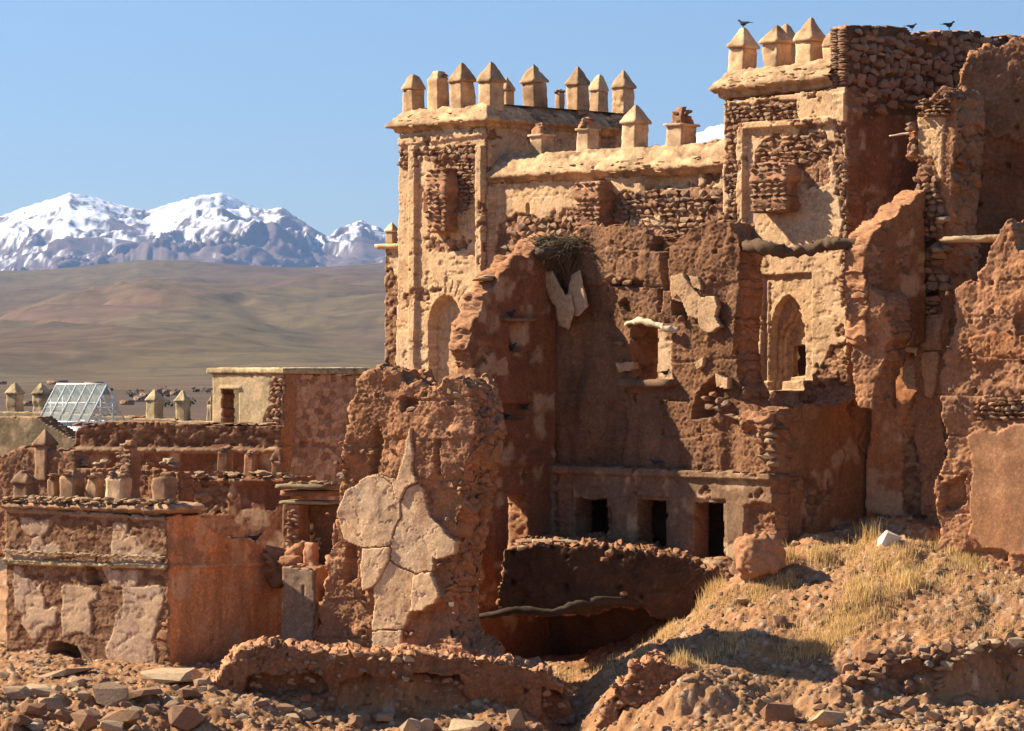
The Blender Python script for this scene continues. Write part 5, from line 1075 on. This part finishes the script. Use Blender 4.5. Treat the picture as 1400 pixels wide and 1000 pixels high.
# stones along the top of the low mud wall
for px in list(range(335, 620, 9))+list(range(630, 770, 11)):
    put_stone(f1, F1.at(px, np.interp(px, [330, 420, 540, 600, 690, 760], [887, 893, 899, 899, 910, 935])+rr3.uniform(-2, 4), -rr3.uniform(0, .5)), (rr3.uniform(.12, .34), rr3.uniform(.12, .3), rr3.uniform(.07, .16)), rr3.uniform(0, 3), 'p' if rr3.random() < .6 else 'm', .3, 'stone', rr3)
for i in range(130):
    px = rr3.uniform(320, 770); put_stone(f1, F1.at(px, rr3.uniform(900, 1000), .05), (rr3.uniform(.06, .2), .14, rr3.uniform(.05, .13)), rr3.uniform(0, 3), 'm', .4, 'stone', rr3)
for i in range(90):
    px = rr3.uniform(835, 1040); put_stone(f2, F2.at(px, rr3.uniform(930, 1000), .08), (rr3.uniform(.05, .18), .14, rr3.uniform(.05, .12)), rr3.uniform(0, 3), 'm', .4, 'stone', rr3)
def in_poly(px, py, pp): return bool(pip(np.array([px], float), np.array([py], float), pp)[0])
# gravel: uncountable small stones over the slope and the rubble fields
def scatter_pts(n, rng, dens):
    out = []
    while len(out) < n:
        px = rng.uniform(-30, 1430); Y = rng.uniform(59, 72.5)
        out.append((px, Y))
    return out
def gravel():
    rng = np.random.RandomState(4); n = 15000
    px = rng.uniform(-40, 1440, n); Y = rng.uniform(59.5, 72, n); X = (px-700)/FPX*Y; z = zg(X, Y)
    base_v = np.array([(-1, -1, -.7), (1, -1, -.7), (1, 1, -.7), (-1, 1, -.7), (-.6, -.7, .7), (.7, -.6, .6), (.6, .7, .8), (-.7, .6, .6)])*.5
    fq = np.array([(4, 5, 6, 7), (0, 1, 5, 4), (1, 2, 6, 5), (2, 3, 7, 6), (3, 0, 4, 7)])
    s = .016+.10*rng.rand(n)**6; a = rng.rand(n)*6.28
    v = base_v[None]*(s[:, None, None])*(1+rng.uniform(-.35, .35, (n, 8, 3)))*np.array((1.2, 1., .75))
    ca, sa = np.cos(a)[:, None], np.sin(a)[:, None]
    V = np.stack([v[..., 0]*ca-v[..., 1]*sa+X[:, None], v[..., 0]*sa+v[..., 1]*ca+Y[:, None], v[..., 2]+(z+s*.28)[:, None]], -1).reshape(-1, 3)
    Q = (fq[None]+(np.arange(n)*8)[:, None, None]).reshape(-1, 4)
    pal = np.array([(.30, .17, .09), (.36, .23, .14), (.23, .12, .065), (.42, .31, .2), (.28, .155, .085)]); c = np.repeat(pal[rng.randint(0, 5, n)]*rng.uniform(.7, 1.15, (n, 1)), 8, 0)
    o = mk('gravel', V, Q, M_GROUND, None, c, None, False, (0, 66, -6)); tag(o, 'small stones and gravel scattered over the earth slope', 'gravel', kind='stuff')
gravel()
# ------------------------------------------------------------------ dry grass
def gmat():
    m, n, l, b = newmat('dry_grass'); a = n.new('ShaderNodeAttribute'); a.attribute_name = 'Col'; l.new(a.outputs['Color'], b.inputs['Base Color']); b.inputs['Roughness'].default_value = .8
    tr = n.new('ShaderNodeBsdfTranslucent'); mx = n.new('ShaderNodeMixShader'); mx.inputs[0].default_value = .45; l.new(a.outputs['Color'], tr.inputs['Color']); l.new(b.outputs[0], mx.inputs[1]); l.new(tr.outputs[0], mx.inputs[2]); l.new(mx.outputs[0], n['Material Output'].inputs['Surface'])
    return m
M_GRASS = gmat()
def blades(roots, hts, rng, spread=.35, wid=.012):
    n = len(roots); a = rng.rand(n)*6.28; ln = rng.rand(n)*spread; tip = roots+np.stack([np.cos(a)*ln*hts, np.sin(a)*ln*hts, hts], -1)
    mid = roots+np.stack([np.cos(a)*ln*hts*.3, np.sin(a)*ln*hts*.3, hts*.55], -1)
    b = rng.rand(n)*6.28; sx = np.stack([np.cos(b), np.sin(b), 0*b], -1)*wid*.5
    V = np.stack([roots-sx, roots+sx, mid+sx*.8, mid-sx*.8, tip], 1).reshape(-1, 3); k = (np.arange(n)*5)[:, None]
    pal = np.array([(.72, .52, .24), (.80, .63, .34), (.60, .41, .17), (.70, .51, .24)]); c = np.repeat(pal[rng.randint(0, 4, n)]*rng.uniform(.75, 1.15, (n, 1)), 5, 0)
    return V, np.concatenate([k+np.array([0, 1, 2, 3])]), np.concatenate([k+np.array([3, 2, 4])]), c
GZ = [([(1120, 870), (1160, 800), (1200, 770), (1260, 780), (1300, 760), (1370, 740), (1385, 752), (1330, 785), (1270, 805), (1225, 835), (1170, 865)], 2600), ([(1070, 895), (1130, 855), (1165, 860), (1135, 890), (1085, 905)], 900),
      ([(1030, 810), (1070, 790), (1085, 800), (1050, 820), (990, 835), (985, 822)], 380), ([(1280, 745), (1380, 735), (1380, 755), (1300, 765)], 800), ([(900, 862), (955, 828), (985, 815), (985, 830), (940, 860), (895, 878)], 420),
      ([(1100, 760), (1200, 735), (1280, 745), (1230, 775), (1120, 780)], 700), ([(760, 925), (830, 905), (880, 885), (890, 895), (840, 915), (770, 935)], 240), ([(900, 912), (960, 890), (985, 900), (930, 925)], 220), ([(975, 870), (1010, 868), (1010, 885), (980, 890)], 140), ([(1040, 830), (1400, 790), (1400, 870), (1060, 890)], 500)]
def grass():
    rng = np.random.RandomState(8); Rt = []; Ht = []
    for pp, n in GZ:
        qa = np.array(pp, float); lo = qa.min(0); hi = qa.max(0); k = 0; tries = 0
        while k < n/3.8 and tries < 6000:
            tries += 1; px, py = rng.uniform(lo[0], hi[0]), rng.uniform(lo[1], hi[1])
            if not in_poly(px, py, pp) or fbm(np.array([px/28.]), np.array([py/14.]), 5, 3)[0] < .40: continue
            p = gpt(px, py, 62.); k += 1; m = rng.randint(8, 20); h = rng.uniform(.05, .20)
            xy = np.array(p)[None]+np.stack([rng.normal(0, .12, m), rng.normal(0, .12, m), np.zeros(m)-.02], -1); xy[:, 2] = zg(xy[:, 0], xy[:, 1])-.01
            Rt.append(xy); Ht.append(h*rng.uniform(.5, 1.15, m))
    V, Q, T, c = blades(np.concatenate(Rt), np.concatenate(Ht), rng)
    o = mk('dry_grass', V, Q, M_GRASS, None, c, T, False, (8, 67, -5)); tag(o, 'golden dry grass growing in patches over the earth slope', 'grass', kind='stuff')
grass()
TUFT = [(1075, 768, .42, 'tall dry tuft beside the mud boulder'), (1190, 738, .48, 'tall dry tuft left of the white block'), (955, 828, .5, 'dry tuft on the slope edge above the dark gully'), (972, 816, .4, 'smaller dry tuft on the slope edge uphill of its neighbour'), (1120, 765, .36, 'low bushy tuft right of the mud boulder'), (925, 915, .4, 'dry tuft on top of the rounded mud lump'), (1185, 826, .38, 'orange tuft below the grass patch on the middle slope'), (1250, 800, .4, 'dense golden tuft on the lower rim of the grass patch')]
for i, (px, py, h, lb_) in enumerate(TUFT):
    rng = np.random.RandomState(50+i); p = gpt(px, py, 62.); m = 150; xy = np.array(p)[None]+np.stack([rng.normal(0, .13, m), rng.normal(0, .13, m), np.zeros(m)], -1); xy[:, 2] = zg(xy[:, 0], xy[:, 1])-.02
    V, Q, T, c = blades(xy, h*rng.uniform(.5, 1.1, m), rng, .5, .014); tag(mk('grass_tuft', V, Q, M_GRASS, None, c, T, False, tuple(p)), lb_, 'grass tuft', 'dry grass tufts on the slope')
# ------------------------------------------------------------------ birds and nest
def bird_mesh():
    prof = [(-.17, .012, .03), (-.10, .03, .02), (-.06, .048, .0), (0, .06, -.005), (.05, .055, .01), (.085, .036, .05), (.10, .030, .075), (.125, .027, .085), (.14, .018, .083), (.15, .006, .078), (.168, .003, .074)]
    V = []; n = 10
    for x, r, z in prof:
        for k in range(n):
            a = 2*math.pi*k/n; V.append((x, math.cos(a)*r*.85, z+.12+math.sin(a)*r))
    Q = [(i*n+k, i*n+(k+1) % n, (i+1)*n+(k+1) % n, (i+1)*n+k) for i in range(len(prof)-1) for k in range(n)]
    b = len(V)
    V += [(-.08, -.03, .13), (-.08, .03, .13), (-.26, .028, .125), (-.26, -.028, .125), (-.08, -.03, .145), (-.08, .03, .145), (-.26, .028, .135), (-.26, -.028, .135)]
    Q += [(b+3, b+2, b+1, b), (b+4, b+5, b+6, b+7), (b, b+1, b+5, b+4), (b+1, b+2, b+6, b+5), (b+2, b+3, b+7, b+6), (b+3, b, b+4, b+7)]
    for s_ in (-1, 1):
        b = len(V)
        for z in (0., .085):
            for dx, dy in ((-.005, -.005), (.005, -.005), (.005, .005), (-.005, .005)): V.append((dx, s_*.022+dy, z))
        Q += [(b, b+1, b+5, b+4), (b+1, b+2, b+6, b+5), (b+2, b+3, b+7, b+6), (b+3, b, b+4, b+7), (b+3, b+2, b+1, b)]
        b = len(V)   # folded wing
        for x, y, z in ((.06, .045, .15), (.03, .062, .11), (-.10, .045, .115), (-.21, .018, .135), (-.08, .04, .155), (.03, .056, .14)): V.append((x, s_*y, z))
        Q += [(b, b+1, b+2, b+5), (b+5, b+2, b+3, b+4)] if s_ > 0 else [(b+5, b+2, b+1, b), (b+4, b+3, b+2, b+5)]
    o = mk('bird', V, Q, M_BIRD, None, None, None, True, (0, 0, 0)); return o
bird0 = bird_mesh(); first = True
BIRDS = [(T2F.at(1016, 39, -.42), 2.6, 1.25, 'dark bird standing on the first merlon of the taller tower'), (T2S.at(1298, 41, -.2), .4, 1.25, 'dark bird perched on the highest part of the rubble wall'), (T2S.at(1247, 42, -.2), .2, 1.0, 'small bird crouching on the rubble wall left of the other bird'),
 (B1.at(1022, 382, -.85), 2.9, 1.1, 'dark bird on the shaded broken end of the mud wall'), (W2.at(1264, 336, .1), 3., 1.25, 'dark bird in the upper hole of the pier'), (W2.at(1267, 405, .1), 3., 1.3, 'dark bird in the lower hole of the pier'),
 (R1.at(699, 435, .06), .5, 1.1, 'dark bird on the little shelf of the red wall'), (R1.at(700, 480, -.1), .6, 1.1, 'dark bird inside the shelf niche of the red wall'), (R1.at(674, 574, -.08), 2.6, 1., 'leftmost dark bird in the stepped slot of the red wall'), (R1.at(692, 574, -.08), 2.4, 1., 'second dark bird in the stepped slot of the red wall'), (R1.at(719, 560, -.08), .5, 1., 'dark bird on the raised step of the slot in the red wall'),
 (L1.at(895, 638, .02), 2.9, 1.1, 'dark bird sitting on the ledge above the niches'), (B1.at(910, 516, .05), .7, 1.1, 'dark bird on the sill of the square window'), (LBS.at(349, 743, -.2), .3, 1.3, 'dark bird on the broken edge behind the orange flank')]
for p, a, s_, lb_ in BIRDS:
    if first: o = bird0; first = False; o.name = 'bird'
    else: o = bird0.copy(); COL.objects.link(o)
    o.location = p; o.rotation_euler = (0, 0, a); o.scale = (s_*.74,)*3; o['w'] = list(p); tag(o, lb_, 'bird', 'birds resting on the ruins')
def nest():
    rng = np.random.RandomState(3); c = np.array(R1.at(766, 334, .35)); n = 900; V = []; T = []
    for i in range(n):
        a = rng.rand()*6.28; r = .62*math.sqrt(rng.rand()); h = rng.uniform(-.32, .2)*(1-.3*r)
        p = c+np.array((math.cos(a)*r*(1.+h*.6), math.sin(a)*r*.8*(1+h*.6), h)); d = rng.normal(0, 1, 3); d[2] *= .35
        if rng.rand() < .2: p[2] -= .3; d[2] = -1.6
        d /= np.linalg.norm(d); L = rng.uniform(.18, .5); x = np.cross(d, (0, 0, 1)); x /= np.linalg.norm(x)+1e-6; y = np.cross(d, x); w = rng.uniform(.005, .011); k = len(V)
        for e in (-.5, .5):
            for q in range(3): V.append(p+d*L*e+(x*math.cos(q*2.09)+y*math.sin(q*2.09))*w)
        for q in range(3): T += [(k+q, k+(q+1) % 3, k+3+q), (k+(q+1) % 3, k+3+(q+1) % 3, k+3+q)]
    t = thing('nest', c-np.array((0, 0, .3)), "big shaggy bird's nest of twigs on the top corner of the red wall", 'nest')
    o = mk('twigs', V, np.zeros((0, 4)), M_TWIG, t, None, T); tag(o, kind='stuff')
    lump('core', c-np.array((0, 0, .14)), (1.0, .8, .36), (.10, .075, .05), t, .2, 3)
nest()
log('thin stick leaning from the black doorway of the left house', [LBF.at(108, 884, .25), LBF.at(122, 902, .35), LBF.at(136, 922, .6)], [.035, .035, .03], M_WOOD, 'stick', 14, 'stick', 0.)
log('grey stick lying in the shaded bank at the right', [gpt(1352, 905)+Vector((0, -.1, .15)), gpt(1390, 925)+Vector((0, -.15, .1))], [.04, .03], M_WOOD, 'stick', 15, 'stick', 0.)
# ------------------------------------------------------------------ far village on the plain
def tgreen():
    m, n, l, b = newmat('far_foliage'); a = n.new('ShaderNodeAttribute'); a.attribute_name = 'Col'; l.new(a.outputs['Color'], b.inputs['Base Color']); return m
M_TREE = tgreen(); M_VH = ramp_mat('village_mud', [(.30, .19, .12), (.36, .24, .16), (.24, .15, .10), (.45, .36, .28)], 2., .2, .05); M_DARK = plain_mat('dark_opening', (.04, .035, .03))
VH = [(76, 521, 26, 7, 1150), (126, 523, 24, 6, 1120), (200, 538, 20, 8, 760), (214, 533, 12, 7, 860), (225, 534, 14, 6, 880), (238, 536, 12, 6, 800), (190, 543, 16, 8, 700), (172, 548, 18, 7, 680), (0, 522, 14, 5, 1150), (36, 549, 18, 8, 690)]
for i, (px, py, w, h, Y) in enumerate(VH):
    x = (px-700)/FPX*Y; sc = Y/FPX; zb = float((HY-py-h*.5)/FPX*Y); W_, H_ = w*sc, h*sc
    t = thing('village_house', (x, Y, zb), 'low flat-roofed mud house far out on the plain', 'house', 'houses of the far village')
    pl = Pl(px, Y, 15)
    def bx(nm, u0, u1, z0_, z1_, d0, d1, mat):
        V = [pl.P(u, z, d) for u in (u0, u1) for z in (z0_, z1_) for d in (d0, d1)]
        mk(nm, V, [(0, 2, 6, 4), (1, 5, 7, 3), (0, 1, 3, 2), (4, 6, 7, 5), (2, 3, 7, 6), (0, 4, 5, 1)], mat, t)
    bx('wall', -W_/2, W_/2, zb-.4, zb+H_*.5, -W_*.5, 0, M_VH); bx('roof', -W_/2-.05, W_/2+.05, zb+H_*.5, zb+H_*.58, -W_*.5-.1, .1, M_VH)
    for k in range(3): bx('window' if k != 1 else 'door', W_*(-.32+.3*k), W_*(-.32+.3*k)+sc*1.6, zb+(H_*.2 if k != 1 else 0), zb+H_*.38, -.2, .06, M_DARK)
def trees():
    rng = np.random.RandomState(6); V = []; T = []; C = []
    spots = [(px, Y) for px, Y in zip(rng.uniform(0, 300, 60), rng.uniform(850, 1250, 60)) if 0 < px]+[(px, 1140+rng.uniform(-15, 15)) for px in rng.uniform(60, 150, 40)]
    for px, Y in spots:
        if fbm(np.array([px/40.]), np.array([Y/60.]), 5, 2)[0] < .45 and Y < 1120: continue
        x = (px-700)/FPX*Y; z = far_z(px, Y); s_ = rng.uniform(.6, 1.7)
        for k in range(30):
            d = rng.normal(0, 1, 3); d /= np.linalg.norm(d); p = np.array((x, Y, z+s_*.7))+d*s_*np.array((1.3, 1, .7))*rng.rand()**.4; e = rng.normal(0, 1, (3, 3))*s_*.28; n_ = len(V); V += [p+e[0], p+e[1], p+e[2]]; T.append((n_, n_+1, n_+2)); C += [np.array((.045, .055, .03))*rng.uniform(.6, 1.3)]*3
    o = mk('far_trees', V, np.zeros((0, 4)), M_TREE, None, C, T, False, (-100, 900, -13)); tag(o, 'dark scrub and low trees dotted over the far plain', 'trees', kind='stuff')
trees()
# ------------------------------------------------------------------ haze over the whole valley
hb = bpy.data.meshes.new('haze'); hx, hy0, hy1, hz0, hz1 = 21000., -3600., 26000., -40., 2300.
hv = [(x, y, z) for x in (-hx, hx) for y in (hy0, hy1) for z in (hz0, hz1)]
hb.from_pydata(hv, [], [(0, 1, 3, 2), (4, 6, 7, 5), (0, 4, 5, 1), (2, 3, 7, 6), (1, 5, 7, 3), (0, 2, 6, 4)]); ho = bpy.data.objects.new('haze', hb); COL.objects.link(ho); tag(ho, 'thin blue haze over the far mountains', 'haze', kind='stuff')
hm = bpy.data.materials.new('haze'); hm.use_nodes = True; hn = hm.node_tree.nodes; hn.remove(hn['Principled BSDF']); pv = hn.new('ShaderNodeVolumePrincipled'); pv.inputs['Color'].default_value = (.30, .52, 1., 1); pv.inputs['Density'].default_value = 2.8e-5; pv.inputs['Anisotropy'].default_value = .2
hm.node_tree.links.new(pv.outputs[0], hn['Material Output'].inputs['Volume']); hb.materials.append(hm)
for o in bpy.data.objects:
    if 'w' in o: del o['w']
